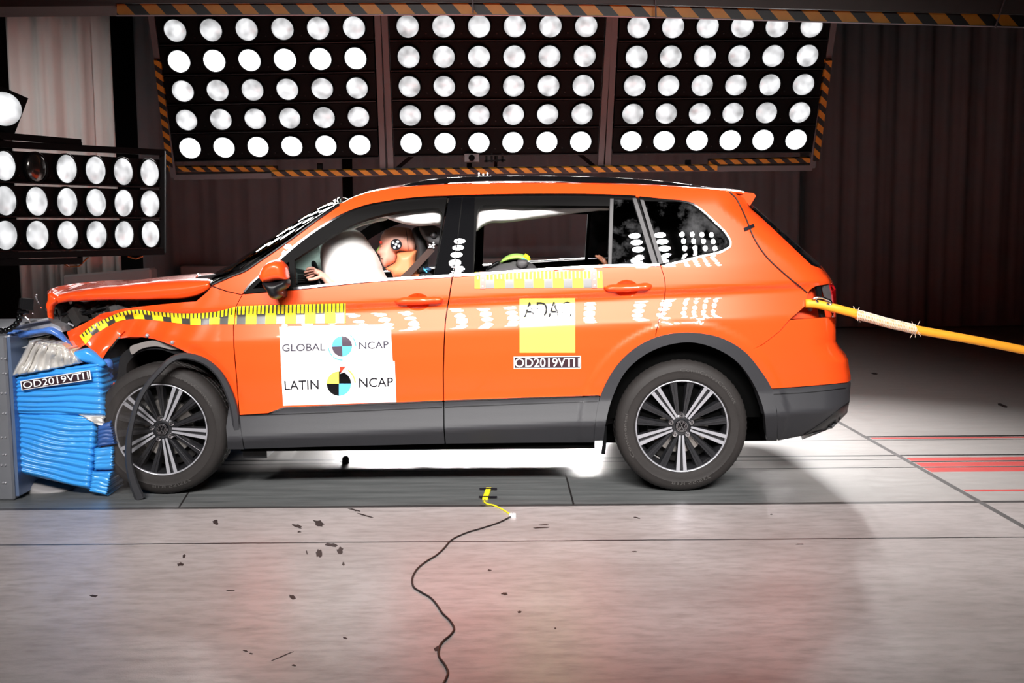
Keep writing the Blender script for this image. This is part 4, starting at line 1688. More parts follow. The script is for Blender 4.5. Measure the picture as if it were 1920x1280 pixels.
# ---- floor pan, sills, exhaust
xs0, xs1 = P(452, 830, .1).x, P(1115, 830, .1).x
mb = MB()
mb.box((xs0, .09, .235), (xs1, 1.75, .40))
mb.box((xs1, .30, .235), (P(1430, 800, .4).x, 1.54, .55))
mb.box((P(230, 800, .4).x, .47, .30), (xs0, 1.37, .62))
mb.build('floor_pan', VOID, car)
mb = MB()
mb.box((P(455, 840, .12).x, .12, .19), (P(500, 840, .12).x, .3, .25))
mb.tube([(P(700, 840, .5).x, .6, .21), (P(900, 840, .5).x, .6, .2), (P(1000, 840, .5).x, .55, .205), (P(1090, 830, .5).x, .5, .25)], .03)
mb.build('exhaust', BLACK, car)
mb = MB()
mb.box((xs0 + .2, .10, .40), (P(1420, 600, .2).x, .14, .9))
mb.box((P(480, 600, .3).x, .14, .40), (P(1440, 600, .2).x, 1.70, .45))
mb.box((P(440, 600, .3).x, .2, .45), (P(470, 600, .3).x, 1.64, 1.0))
mb.build('cabin_tub', VOID, car)

# ---- roof rails
ra = cr([(728, 357), (750, 349.5), (790, 339.5), (840, 334), (905, 331), (1000, 330.3), (1100, 331.6), (1180, 335), (1240, 340), (1290, 346), (1330, 352.5), (1347, 357.5)], 8)
rb = cr([(1330, 356.5), (1290, 351), (1240, 346.5), (1180, 343.5), (1100, 341), (1000, 339.5), (905, 340), (840, 343), (790, 348.5), (760, 354.5)], 8)
for Yr in (.325, 2 * YMID - .365):
    rail = slab('roof_rail', ra + rb, Yr, .04, GLOSSB, car)
    o = slab('rail_foot', cr([(738, 357), (770, 350), (832, 342.5), (834, 351), (790, 355), (750, 359)], 8, closed=True), Yr + .004, .03, RIGF, car)
    o = slab('rail_foot', cr([(1242, 346), (1290, 351), (1325, 356.5), (1290, 355), (1243, 352)], 8, closed=True), Yr + .004, .03, RIGF, car)
    mb = MB()
    mb.tube([P(u, v + .6, Yr + .004) for u, v in ra[4:-3]], .0035, 8)
    o = mb.build('rail_trim', CHROME, rail, smooth=True)
mb = MB()
for (u, h) in ((898, 6), (906, 4), (914, 6)):
    c = P(u, 331, .34)
    mb.cyl(c, (c.x, c.y, c.z + h / 330), .004, 8)
    mb.ball((c.x, c.y, c.z + h / 330), .006, 8)
mb.build('target_pin', WHITE, car)

# ---- mirror
mr = empty('door_mirror', P(522, 530, -.1), car)
inflate('mirror_cap', cr([(488, 520), (492, 503), (502, 492), (514, 487), (528, 488), (538, 497), (541.5, 511), (542, 523), (520, 527), (494, 529)], 4, closed=True), -.10, .085, 13, PAINT, mr, step=3.5)
inflate('mirror_base', cr([(492, 529), (520, 526), (542, 522), (544.5, 534), (538, 541), (530, 545), (531, 553), (520, 560.5), (510, 559), (502, 548), (496, 538)], 4, closed=True), -.095, .08, 12, BLACK, mr, step=3.5)
mb = MB()
a = P(520, 552, -.07)
mb.box((a.x - .03, -.08, a.z - .015), (a.x + .03, .05, a.z + .02))
mb.build('mirror_arm', BLACK, mr)

# ---- arch moulding torn off at the front and hanging over the wheel
pth = resamp(cr([(444, 806), (440, 772), (428, 733), (409, 699), (386, 679), (362, 669.5), (341, 667.5), (322, 674), (302, 692), (280, 717), (262, 746), (249, 785), (242, 822), (241, 860), (249, 900), (263, 936)], 5), 70)
tg_ = np.gradient(pth, axis=0)
tg_ /= np.linalg.norm(tg_, axis=1)[:, None]
nn_ = np.stack([-tg_[:, 1], tg_[:, 0]], 1)
wd = np.interp(np.linspace(0, 1, 70), [0, .1, .35, .5, .65, .85, 1], [15, 15, 13, 11, 10, 14, 20])[:, None] / 2
yy = np.interp(np.linspace(0, 1, 70), [0, .2, .45, .8, 1], [.0, -.01, -.05, -.06, -.03])
V, f = [], []
for i in range(70):
    for k, (s, dy, e) in enumerate(((-1, .012, 0), (-.6, 0, 0), (.6, 0, 0), (1, .012, 0), (1, .03, 0), (-1, .03, 0))):
        q = Pn([pth[i] + nn_[i] * wd[i] * s], [yy[i] + dy])[0]
        V.append(q)
for i in range(69):
    for k in range(6):
        a, b_ = i * 6 + k, i * 6 + (k + 1) % 6
        f.append((b_, a, a + 6, b_ + 6))
f.append(tuple(range(6)))
f.append(tuple(reversed(range(69 * 6, 70 * 6))))
am = mesh('arch_moulding', V, f, CLAD, car)
am['label'] = 'front arch moulding torn off and looping over the wheel'

# ---- cable taped along the quarter panel
mb = MB()
pts = cr([(1368, 360), (1378, 369), (1390, 390), (1404, 422), (1411, 440), (1422, 460), (1440, 484), (1462, 505), (1485, 525), (1500, 537), (1514, 549)], 6)
mb.tube([Vector(q) for q in unproj(pts, .005)], .0035, 8)
cw = mb.build('taped_cable', CABLE, car, smooth=True)
panel('tape', [(1395, 427), (1413, 419), (1415, 425), (1397, 433)], INK, cw, off=.009, th=.006, mirror=False)

# ================================================================== wheels
TW = 0.118


def wheel(u, v, Yc, phase, text=True):
    c = P(u, v, Yc - TW)
    c.y = Yc
    c.z = .3605
    root = empty('wheel', c, car)
    R = .3605
    n = 144

    def lathe(prof, n=96):
        V, f = [], []
        for k, (r, y) in enumerate(prof):
            for i in range(n):
                a = 2 * PI * i / n
                V.append((c.x + r * math.cos(a), c.y + y, c.z + r * math.sin(a)))
        m_ = len(prof)
        for k in range(m_ - 1):
            for i in range(n):
                f.append((k * n + i, k * n + (i + 1) % n, (k + 1) * n + (i + 1) % n, (k + 1) * n + i))
        return V, f
    pr = [(.236, -.085), (.243, -.098), (.250, -.102), (.254, -.106), (.262, -.113), (.285, -.1175), (.30, -.118), (.303, -.1195), (.306, -.118), (.322, -.115), (.338, -.107), (.349, -.097), (.3555, -.086), (.3585, -.07)]
    tread = [(.3595, -.052), (.3595, -.046), (.351, -.045), (.351, -.037), (.3600, -.036), (.3605, -.008), (.352, -.007), (.352, .007)]
    full = pr + tread
    full = full + [(r, -y) for r, y in reversed(full)]
    V, f = lathe(full, n)
    m_ = len(full)
    for k, (r, y) in enumerate(full):
        if r > .348:
            for i in range(n):
                if i % 2 == 0:
                    vx, vy, vz = V[k * n + i]
                    s = 1 - (.003 if abs(y) > .045 else .004) / r
                    V[k * n + i] = (c.x + (vx - c.x) * s, vy, c.z + (vz - c.z) * s)
    f = [tuple(reversed(q)) for q in f]
    ty = mesh('tyre', V, f, TYRE, root)
    sharp(ty, 28)
    # rim barrel and bright lip
    V, f = lathe([(.249, -.100), (.251, -.1035), (.2505, -.106), (.247, -.1065), (.2435, -.104), (.242, -.096)])
    mesh('rim_lip', V, [tuple(reversed(q)) for q in f], RIMM, root, smooth=True)
    V, f = lathe([(.242, -.097), (.232, -.08), (.226, -.04), (.224, .06), (.236, .085)])
    mesh('rim_barrel', V, f + [tuple(reversed(q)) for q in f][:0], RIMD, root, smooth=True)

    def at(r, a, y):
        return (c.x + r * math.cos(a), c.y + y, c.z + r * math.sin(a))

    def spoke(mbx, a0, r0, r1, h0, h1, w0, w1, y0, y1, dp, k=0, kt=None):
        """bar from radius r0 to r1; h = sideways offset of its axis, w = width, y = face depth"""
        er = Vector((math.cos(a0), 0, math.sin(a0)))
        et = Vector((-math.sin(a0), 0, math.cos(a0)))
        cc = Vector(c)
        P4 = []
        for r, h, w, y in ((r0, h0, w0, y0), (r1, h1, w1, y1)):
            for s in (-1, 1):
                P4.append(cc + er * r + et * (h + s * w / 2) + Vector((0, y, 0)))
            for s in (1, -1):
                P4.append(cc + er * r + et * (h + s * w * .75) + Vector((0, y + dp, 0)))
        fs = [(0, 1, 5, 4), (1, 2, 6, 5), (2, 3, 7, 6), (3, 0, 4, 7), (0, 3, 2, 1), (4, 5, 6, 7)]
        o = len(mbx.v)
        mbx.v += P4
        for i, q in enumerate(fs):
            mbx.f.append(tuple(j + o for j in q))
            mbx.mi.append((kt if kt is not None else k) if i == 0 else k)
    for q in range(5):
        a0 = phase + q * 2 * PI / 5
        mbx = MB()
        for s in (-1, 1):
            spoke(mbx, a0, .052, .246, s * .0085, s * .0195, .011, .0205, -.088, -.104, .03, 0, 1)
        spoke(mbx, a0, .05, .244, 0, 0, .01, .018, -.079, -.092, .02, 0)
        o = mbx.build('spoke', [RIMD, RIMM], root)
        for s in (-1, 1):
            mbx = MB()
            spoke(mbx, a0 + s * .435, .06, .24, -s * .006, s * .0, .016, .036, -.074, -.095, .03, 0)
            spoke(mbx, a0 + s * .435, .06, .24, -s * .006, s * .0, .004, .006, -.080, -.099, .02, 0)
            mbx.build('spoke', RIMD, root)
    V, f = lathe([(.0001, -.082), (.035, -.082), (.068, -.078), (.075, -.066), (.072, -.02), (.0001, -.02)], 40)
    mesh('hub', V, [tuple(reversed(q)) for q in f], RIMD, root, smooth=True)
    for q in range(5):
        a = phase + PI + q * 2 * PI / 5
        mbx = MB()
        mbx.cyl(at(.0585, a, -.094), at(.0585, a, -.07), .0095, 6)
        mbx.cyl(at(.0585, a, -.083), at(.0585, a, -.07), .013, 16)
        mbx.cyl(at(.0585, a, -.0955), at(.0585, a, -.09), .005, 8, 1)
        mbx.build('wheel_bolt', [CHROME, RIMD], root)
    V, f = lathe([(.0001, -.094), (.024, -.0935), (.030, -.0925), (.033, -.09), (.034, -.08)], 40)
    cap = mesh('hub_cap', V, [tuple(reversed(q)) for q in f], GLOSSB, root, smooth=True)
    mbx = MB()
    mbx.tube([at(.0295, 2 * PI * i / 40, -.0945) for i in range(41)], .002, 6, caps=False)
    mbx.tube([at(.0235, 2 * PI * i / 40, -.0955) for i in range(41)], .0018, 6, caps=False)

    def em(pts):
        ph = phase + PI / 2
        for (a, b_) in zip(pts[:-1], pts[1:]):
            pa = Vector(c) + Vector((a[0] * .0225, -.096, a[1] * .0225))
            pb = Vector(c) + Vector((b_[0] * .0225, -.096, b_[1] * .0225))
            Rq = Matrix.Rotation(-(ph if not text else 0.0), 3, 'Y')
            pa = Vector(c) + Rq @ (pa - Vector(c))
            pb = Vector(c) + Rq @ (pb - Vector(c))
            mbx.bar(pa, pb, .0024, .0034, up=(0, 1, 0))
    em([(-.38, .92), (0, .14), (.38, .92)])
    em([(-.86, .45), (-.42, -.82), (0, .0), (.42, -.82), (.86, .45)])
    mbx.build('emblem', CHROME, root)
    # brake
    V, f = lathe([(.07, -.03), (.155, -.03), (.157, -.02), (.157, -.008), (.155, 0), (.07, 0)], 60)
    mesh('brake_disc', V, [tuple(reversed(q)) for q in f], DISC, root, smooth=False)
    mbx = MB()
    for a in np.linspace(2.75, 3.35, 7):
        mbx.bar(at(.115, a, -.03), at(.175, a, -.03), .06, .022, up=(0, 1, 0))
    mbx.build('brake_caliper', ENGINE, root)
    V, f = lathe([(.06, .01), (.17, .01), (.215, .02), (.224, .05)], 60)
    mesh('brake_shield', V, [tuple(reversed(q)) for q in f], ENGINE, root)
    # raised words on the sidewall
    if text:
        for word, a1, a2, r0, r1 in (('ContiCrossContact', 1.62, .42, .300, .318), ('235/55 R18', -1.05, -1.75, .318, .302), ('Continental', 3.7, 2.9, .300, .316)):
            v2, f2, asp = text2d(word)
            # split long faces is unnecessary: letters are small
            VV = []
            for s, t in v2:
                a = a1 + (a2 - a1) * s
                VV.append(at(r0 + (r1 - r0) * t, a, -.1192 + abs((r0 + (r1 - r0) * t) - .3) * .02))
            o = mesh('tyre_lettering', VV, [tuple(q) for q in f2], TYRELET, ty)
    return root


wheel(1279.5, 798, .155, math.radians(-90))
wf = wheel(300, 796, .175, math.radians(-78))


def mirror_mesh(o):
    me = o.data.copy()
    n = len(me.vertices)
    co = np.empty(n * 3)
    me.vertices.foreach_get('co', co)
    co = co.reshape(-1, 3)
    nrm = None
    if me.has_custom_normals:
        nrm = np.empty(len(me.loops) * 3, np.float32)
        me.corner_normals.foreach_get('vector', nrm)
        nrm = nrm.reshape(-1, 3) * np.array([1, -1, 1])
    co[:, 1] = 2 * YMID - co[:, 1]
    faces = []
    nl = []
    for p in me.polygons:
        li = list(p.loop_indices)[::-1]
        faces.append([me.loops[i].vertex_index for i in li])
        if nrm is not None:
            nl += [tuple(nrm[i]) for i in li]
    m2 = bpy.data.meshes.new(o.data.name)
    m2.from_pydata([tuple(q) for q in co], [], faces)
    for q in o.data.materials:
        m2.materials.append(q)
    m2.polygons.foreach_set('use_smooth', [True] * len(m2.polygons))
    m2.polygons.foreach_set('material_index', [p.material_index for p in me.polygons])
    m2.update()
    if nl:
        m2.normals_split_custom_set(nl)
    return m2


FAR_ROOT = {}
for o in NEAR:
    par = o.parent
    if par is not car:
        if par.name not in FAR_ROOT:
            e = empty(par.name.split('.')[0], (par.matrix_world.translation.x, 2 * YMID - par.matrix_world.translation.y, par.matrix_world.translation.z), car)
            FAR_ROOT[par.name] = e
        par = FAR_ROOT[par.name]
    else:
        par = car
    # mesh coordinates are world coordinates (parents sit unrotated), so mirror and hang in place
    q = bpy.data.objects.new(o.name.split('.')[0], mirror_mesh(o))
    COL.objects.link(q)
    q.parent = par
    q.matrix_parent_inverse = Matrix.Translation(par.matrix_world.translation if par.type == 'EMPTY' else Vector()).inverted()
# far wheels: copies turned round
for u in (1279.5, 300):
    src = [w for w in car.children if w.name.startswith('wheel') and w.type == 'EMPTY' and w.name.split('.')[0] == 'wheel']
bpy.context.view_layer.update()
for w in list(src):
    loc = w.matrix_world.translation.copy()
    T = Matrix.Translation((loc.x, 2 * YMID - loc.y, loc.z)) @ Matrix.Rotation(PI, 4, 'Z') @ Matrix.Translation(-loc)
    e = bpy.data.objects.new('wheel', None)
    COL.objects.link(e)
    e.matrix_world = T @ w.matrix_world
    e.parent = car
    e.matrix_parent_inverse = car.matrix_world.inverted()
    for ch in w.children:
        q = ch.copy()
        COL.objects.link(q)
        q.parent = e
        q.matrix_parent_inverse = ch.matrix_parent_inverse.copy()
# ================================================================== stickers on the car
def tape(name, label, top, bot, seg, reds=(), s_start=0.0, faded=True):
    """measuring tape: teeth above, blocks below; top and bottom are the traced long edges"""
    n = 200
    T, B = resamp(top, n), resamp(bot, n)
    L = np.concatenate([[0], np.cumsum(np.hypot(*np.diff(T, axis=0).T))])
    tot = L[-1]

    def at(s, t):
        i = np.interp(s, L, np.arange(n))
        a = np.array([np.interp(i, np.arange(n), T[:, k]) for k in (0, 1)])
        b = np.array([np.interp(i, np.arange(n), B[:, k]) for k in (0, 1)])
        return a * (1 - t) + b * t

    def piece(s0, s1, t0, t1, k):
        s0, s1 = max(0, s0), min(tot, s1)
        if s1 - s0 < .3:
            return None
        m_ = max(1, int((s1 - s0) / 7))
        ss = np.linspace(s0, s1, m_ + 1)
        nt_ = max(1, int(round((t1 - t0) * 9)))
        uv = [at(s, t) for t in np.linspace(t0, t1, nt_ + 1) for s in ss]
        w_ = m_ + 1
        fs = [(j * w_ + i, j * w_ + i + 1, (j + 1) * w_ + i + 1, (j + 1) * w_ + i) for j in range(nt_) for i in range(m_)]
        return (uv, fs, k)
    ssx = np.linspace(0, tot, int(tot / 8) + 2)
    poly = [tuple(at(s, 0)) for s in ssx] + [tuple(at(s, 1)) for s in ssx[::-1]]
    base = panel(name, poly, DGREY, car, off=.0022, th=.0015, step=4, mirror=False)
    base['label'] = label
    it = []
    s = -s_start
    while s < tot:
        it.append(piece(s, s + seg * .55, .52, 1.0, 0))
        for j in range(5):
            it.append(piece(s + seg * (j * .2), s + seg * (j * .2 + .125), 0.0, .54 if j < 3 else .46, 0))
        for j in range(2):
            it.append(piece(s + seg * (j * .2 + .125), s + seg * (j * .2 + .2), 0.44, .54, 0))
        s += seg
    for a, b in reds:
        it.append(piece(a, b, -.02, 1.03, 1))
        for t in (.2, .5, .86):
            c = at((a + b) / 2, t)
            uv = [c] + [c + 1.6 * np.array([math.cos(q), math.sin(q)]) for q in np.linspace(0, 2 * PI, 9)[:-1]]
            it.append((uv, [(0, i + 1, (i + 1) % 8 + 1) for i in range(8)], 2))
    it1 = [x for x in it if x is not None and x[2] == 0]
    it2 = [x for x in it if x is not None and x[2] == 1]
    it3 = [x for x in it if x is not None and x[2] == 2]
    decal('tape_marking', it1, [YEL], base, .0040)
    if it2:
        decal('tape_end', [(a, b, 0) for a, b, k in it2], [INKR], base, .0048)
        decal('tape_dot', [(a, b, 0) for a, b, k in it3], [WHITE], base, .0056)


tape('measuring_tape', 'yellow and grey measuring tape across the front door', [(443, 574), (520, 571.5), (648, 568.5)], [(441, 608), (520, 607), (648, 605.5)], 36.8, s_start=18)
tape('measuring_tape', 'measuring tape bent along the buckled front wing', cr([(149, 629), (172.5, 610), (202.5, 595), (225, 585.5), (257.5, 580.5), (287.5, 584), (350, 587.5), (405, 584), (441, 575)], 6),
     cr([(160, 645), (187.5, 622.5), (202.5, 612.5), (217.5, 603.5), (250, 598), (290, 600), (325, 604.5), (362.5, 609), (400, 608), (439, 608)], 6), 36.8)
tape('measuring_tape', 'pale yellow measuring tape below the rear door window', [(890, 510), (1009, 508.5), (1129, 507.5)], [(890, 540.5), (1009, 539.5), (1130, 538.8)], 36.6, reds=((10, 20), (219, 229)), s_start=0)


def q2(quad, org, sc):
    return [(org[0] + x / sc, org[1] + y / sc) for x, y in quad]


def sheet(name, label, quad, m, off=.0024, step=9):
    p = panel(name, quad, m, car, off=off, th=.0012, step=4, bstep=5, mirror=False)
    if label:
        p['label'] = label
    return p


def lettering(parent, quads, m, off, name='lettering', spread=0.0):
    it = []
    for s, q in quads:
        v, f, a = text2d(s)
        it.append((quadmap(q, v), f, 0))
    return decal(name, it, [m], parent, off)


def sector(c, r0, r1, a0, a1, n=16):
    """annular sector in image coordinates, angles counter-clockwise from the right"""
    aa = np.linspace(a0, a1, n + 1)
    c = np.array(c)
    if r0 <= 0:
        uv = [c] + [c + r1 * np.array([math.cos(a), -math.sin(a)]) for a in aa]
        return uv, [(0, i + 1, i + 2) for i in range(n)]
    uv = [c + r0 * np.array([math.cos(a), -math.sin(a)]) for a in aa] + [c + r1 * np.array([math.cos(a), -math.sin(a)]) for a in aa]
    return uv, [(i, i + 1, n + 2 + i, n + 1 + i) for i in range(n)]


O5 = (500, 590)
S5 = 6.736
g1 = sheet('upper_placard', 'white placard reading GLOBAL NCAP on the front door', q2([(160, 150), (1565, 118), (1592, 590), (184, 690)], O5, S5), WHITE, .0022)
g2 = sheet('lower_placard', 'white placard reading LATIN NCAP on the front door', q2([(181, 650), (1617, 583), (1637, 1100), (208, 1148)], O5, S5), WHITE, .0028)
INKGREY = mat('ink_grey', (60, 56, 68), rough=.6, var=.03, spec=.1)
lettering(g1, [('GLOBAL', q2([(195, 372), (740, 357), (740, 450), (195, 464)], O5, S5))], INKGREY, .0048)
lettering(g1, [('NCAP', q2([(1165, 344), (1538, 330), (1540, 420), (1168, 435)], O5, S5))], INKGREY, .0048)
c1 = q2([(952, 397)], O5, S5)[0]
R1 = 127 / S5
items = []
for k, a in enumerate((0, 90, 180, 270)):
    uv, f = sector(c1, 0, R1, math.radians(a + 2), math.radians(a + 92))
    items.append((uv, f, 1 if k in (0, 2) else 0))
for a0, a1 in ((2, 40), (44, 88), (185, 225), (229, 272)):
    uv, f = sector(c1, 166 / S5, 180 / S5, math.radians(a0), math.radians(a1))
    items.append((uv, f, 0))
decal('round_emblem', items, [INKB, mat('ink_plum', (74, 62, 74), rough=.4, var=.05)], g1, .0046)
lettering(g2, [('LATIN', q2([(222, 834), (655, 822), (657, 938), (228, 950)], O5, S5))], INK, .0052)
lettering(g2, [('NCAP', q2([(1165, 800), (1596, 788), (1597, 905), (1168, 918)], O5, S5))], INK, .0052)
c2 = q2([(912, 868)], O5, S5)[0]
items = []
for k, a in enumerate((0, 90, 180, 270)):
    uv, f = sector(c2, 0, 154 / S5, math.radians(a), math.radians(a + 90))
    items.append((uv, f, (1, 2, 1, 0)[k]))
uv, f = sector(c2, 200 / S5, 220 / S5, math.radians(181), math.radians(269))
items.append((uv, f, 3))
uv, f = sector(c2, 196 / S5, 214 / S5, math.radians(3), math.radians(56))
items.append((uv, f, 2))
items.append((q2([(920, 656), (1000, 653), (960, 700), (926, 742)], O5, S5), [(0, 1, 2, 3)], 4))
decal('round_emblem', items, [INKB, GLOSSB, YELPALE, mat('ink_pale_blue', (170, 215, 240), rough=.4, var=.02), INKR], g2, .0048)
# the curled corner of the lower emblem
w = decal('peeled_corner', [(q2([(920, 745), (960, 712), (1003, 668), (1030, 640), (1010, 690), (975, 728)], O5, S5), [(0, 1, 2, 5), (2, 3, 4, 5)], 0)], [WHITE], g2, .012)
# words round the lower emblem
it = []
for word, a1, a2 in (('PARA AUTOS', 172, 104), ('MAS SEGUROS', 276, 358)):
    v, f, asp = text2d(word)
    low = a2 > a1
    uv = []
    for s, t in v:
        a = math.radians(a1 + (a2 - a1) * s)
        r = ((196 + 28 * t) if not low else (222 - 28 * t)) / S5
        uv.append((c2[0] + r * math.cos(a), c2[1] - r * math.sin(a)))
    it.append((uv, f, 0))
decal('ring_lettering', it, [INKG], g2, .0052)

ad = sheet('yellow_sticker', 'yellow square sticker reading ADAC on the rear door', [(974, 560), (1078, 559), (1078.3, 661), (974.5, 661)], YELPALE)
lettering(ad, [('ADAC', [(982, 566), (1071, 565), (1071, 594.5), (982, 595)])], INKGL, .0050)
lb_ = sheet('test_label', 'black label reading OD2019VTI1 below the yellow sticker', [(963, 668.5), (1089, 667), (1089.3, 690.3), (963.2, 691)], WHITE)
ib = decal('label_ground', [(quadmap([(963, 668.5), (1089, 667), (1089.3, 690.3), (963.2, 691)], np.array([(.012, .06), (.988, .06), (.988, .94), (.012, .94)])), [(0, 1, 2, 3)], 0)], [LABELB], lb_, .0036)
lettering(lb_, [('OD2019VTI1', [(965.5, 671.5), (1086.5, 670), (1086.5, 687.3), (965.5, 688.3)])], WHITE, .0048)

# ================================================================== inside the car
inflate('driver_airbag', cr([(602, 452), (612, 438), (632, 428.5), (656, 428), (676, 435), (688, 449), (697, 463), (706, 476), (713, 491), (719, 508), (727, 522), (735, 532), (700, 545), (640, 548), (612, 536), (606, 512), (602, 480)], 5, closed=True), .47, .22, 42, BAG, car, amp=.12, seed=9, step=4)
inflate('airbag_fold', cr([(545, 520), (548, 500), (562, 478), (585, 460), (612, 446), (640, 440), (662, 450), (670, 480), (660, 520), (620, 540), (570, 540)], 6, closed=True), .64, .18, 40, BAGT, car, amp=.1, seed=2, step=6)
inflate('curtain_airbag', cr([(690, 413), (706, 405), (740, 396.5), (790, 390), (822, 389), (831, 395), (830, 410), (826, 420), (812, 422), (790, 423.5), (765, 421), (748, 417), (732, 412), (722, 408), (706, 410)], 5, closed=True), .25, .05, 11, BAG, car, amp=.25, seed=4, step=3.5)
inflate('curtain_airbag', cr([(893, 386), (905, 382), (935, 382), (1000, 383), (1080, 384), (1145, 385), (1147, 390), (1120, 395), (1075, 400), (1040, 405.5), (990, 412), (945, 417.5), (915, 419.5), (902, 427), (894, 434), (892, 410)], 5, closed=True), .25, .045, 10, BAG, car, amp=.35, seed=8, step=3.5)
inflate('curtain_airbag', cr([(640, 432), (660, 424), (690, 414), (720, 407), (726, 410), (700, 418), (672, 426), (655, 433)], 5, closed=True), .29, .02, 5, BAGT, car, amp=.2, seed=6, step=3)
# dashboard, wheel rim, vents
da = slab('dashboard', [(520, 545), (538, 507), (548, 503), (566, 506), (590, 511), (606, 518), (610, 560), (530, 560)], .42, 1.0, BLACK, car)
mb = MB()
a = P(545, 520, .40)
for i, (u0, u1, v0, v1) in enumerate(((544, 556, 514, 528), (558, 572, 514, 528))):
    p, q = P(u0, v0, .41), P(u1, v1, .41)
    for k in range(5):
        z = p.z + (q.z - p.z) * k / 4
        mb.box((p.x, .400, z - .003), (q.x, .42, z + .003))
    mb.box((p.x - .006, .405, q.z - .01), (p.x, .42, p.z + .01))
mb.build('air_vent', TRIMG, car)
swc = P(617, 541, .55)
ax = Vector((math.cos(math.radians(24)), 0, math.sin(math.radians(24))))
e1 = Vector((0, 1, 0))
e2 = ax.cross(e1).normalized()
if e2.z < 0:
    e2 = -e2
mb = MB()
ring = [swc + (e1 * math.cos(a) + e2 * math.sin(a)) * .185 for a in np.linspace(0, 2 * PI, 49)]
mb.tube(ring, .0165, 10, caps=False)
for a in (0, PI, 1.5 * PI):
    mb.bar(swc, swc + (e1 * math.cos(a) + e2 * math.sin(a)) * .18, .04, .02, up=ax)
mb.ball(swc, .06, 14, sc=(1, 1, 1))
sw = mb.build('steering_wheel', BLACK, car, smooth=True)
mb = MB()
mb.tube([swc + (e1 * math.cos(a) + e2 * math.sin(a)) * .185 for a in np.linspace(3.35, 3.75, 6)], .0185, 10)
mb.build('marker_tape', YEL, sw, smooth=True)
# seats
for Yc in (.53, 1.31):
    s = empty('front_seat', P(800, 640, Yc), car)
    inflate('seat_back', cr([(772, 520), (790, 508), (812, 515), (835, 560), (850, 700), (830, 770), (790, 772), (772, 700), (764, 580)], 9, closed=True), Yc, .24, 30, SEAT, s, step=9)
    inflate('seat_cushion', cr([(640, 700), (700, 690), (800, 715), (835, 745), (825, 785), (700, 780), (640, 760)], 9, closed=True), Yc, .24, 30, SEAT, s, step=9)
    inflate('headrest', cr([(776, 427), (786, 424), (795, 436), (801, 460), (803, 490), (799, 512), (785, 514), (779, 500), (782, 470)], 5, closed=True), Yc, .13, 12, SEAT, s, step=4)
rs = empty('rear_seat', P(1120, 650, .92), car)
inflate('seat_back', cr([(1128, 512), (1150, 505), (1168, 520), (1190, 620), (1200, 740), (1150, 745), (1130, 640)], 9, closed=True), .92, .70, 26, SEAT, rs, step=9)
inflate('seat_cushion', cr([(985, 690), (1060, 685), (1150, 705), (1160, 750), (1000, 752)], 9, closed=True), .92, .70, 26, SEAT, rs, step=9)
inflate('pillar_trim', cr([(787, 424), (800, 422), (818, 424), (830, 432), (828, 462), (817, 460), (803, 455), (793, 445)], 5, closed=True), .40, .025, 10, TRIMG, car, step=4)
mb = MB()
c = P(813, 439, .36)
mb.cyl((c.x, c.y, c.z), (c.x, c.y + .03, c.z), .020, 18, 0)
mb.ball((c.x, c.y, c.z), .011, 12, 1)
mb.build('belt_anchor', [TRIMG, STEEL], car, smooth=True)
slab('seat_belt', [(806, 462), (815, 470), (802, 484), (772, 516), (760, 525), (742, 525), (764, 506)], .38, .012, mat('belt_web', (62, 38, 30), rough=.7, var=.1), car)
mb = MB()
for (u, v) in ((806, 459), (813, 455), (813, 464), (808, 463), (811, 460)):
    c = P(u, v, .37)
    mb.ball(c, .006, 8)
mb.bar(P(803, 464, .37), P(816, 458, .37), .006, .006)
mb.build('belt_target', WHITE, car, smooth=True)

# ================================================================== crash test dummies


def skinned(name, nodes, edges, m, parent, sub_=2, root=0):
    me = bpy.data.meshes.new(name)
    me.from_pydata([tuple(p) for p, r in nodes], edges, [])
    o = bpy.data.objects.new(name, me)
    COL.objects.link(o)
    sk = o.modifiers.new('skin', 'SKIN')
    sk.branch_smoothing = .6
    for i, (p, r) in enumerate(nodes):
        rr = r if isinstance(r, tuple) else (r, r)
        me.skin_vertices[0].data[i].radius = rr
        me.skin_vertices[0].data[i].use_root = (i == root)
    sd = o.modifiers.new('sub', 'SUBSURF')
    sd.levels = sub_
    sd.render_levels = sub_
    dg = bpy.context.evaluated_depsgraph_get()
    m2 = bpy.data.meshes.new_from_object(o.evaluated_get(dg))
    COL.objects.unlink(o)
    bpy.data.objects.remove(o)
    m2.materials.clear()
    m2.materials.append(m)
    m2.polygons.foreach_set('use_smooth', [True] * len(m2.polygons))
    m2.name = name
    return link(name, m2, parent)


dm = empty('crash_test_dummy', P(800, 720, .53))
tag(dm, 'crash test dummy in the driver seat, face pressed into the white airbag', 'dummy')
N = []
E_ = []


def chain(start, pts):
    i = start
    for p, r in pts:
        N.append((Vector(p), r))
        E_.append((i, len(N) - 1))
        i = len(N) - 1
    return i


pv = P(790, 715, .53)
N.append((pv, (.15, .12)))
ch = chain(0, [(P(782, 650, .53), (.15, .12)), (P(776, 580, .53), (.17, .13)), (P(770, 542, .53), (.14, .11))])
nk = chain(ch, [(P(765, 522, .53), .07), (P(762, 505, .53), .055)])
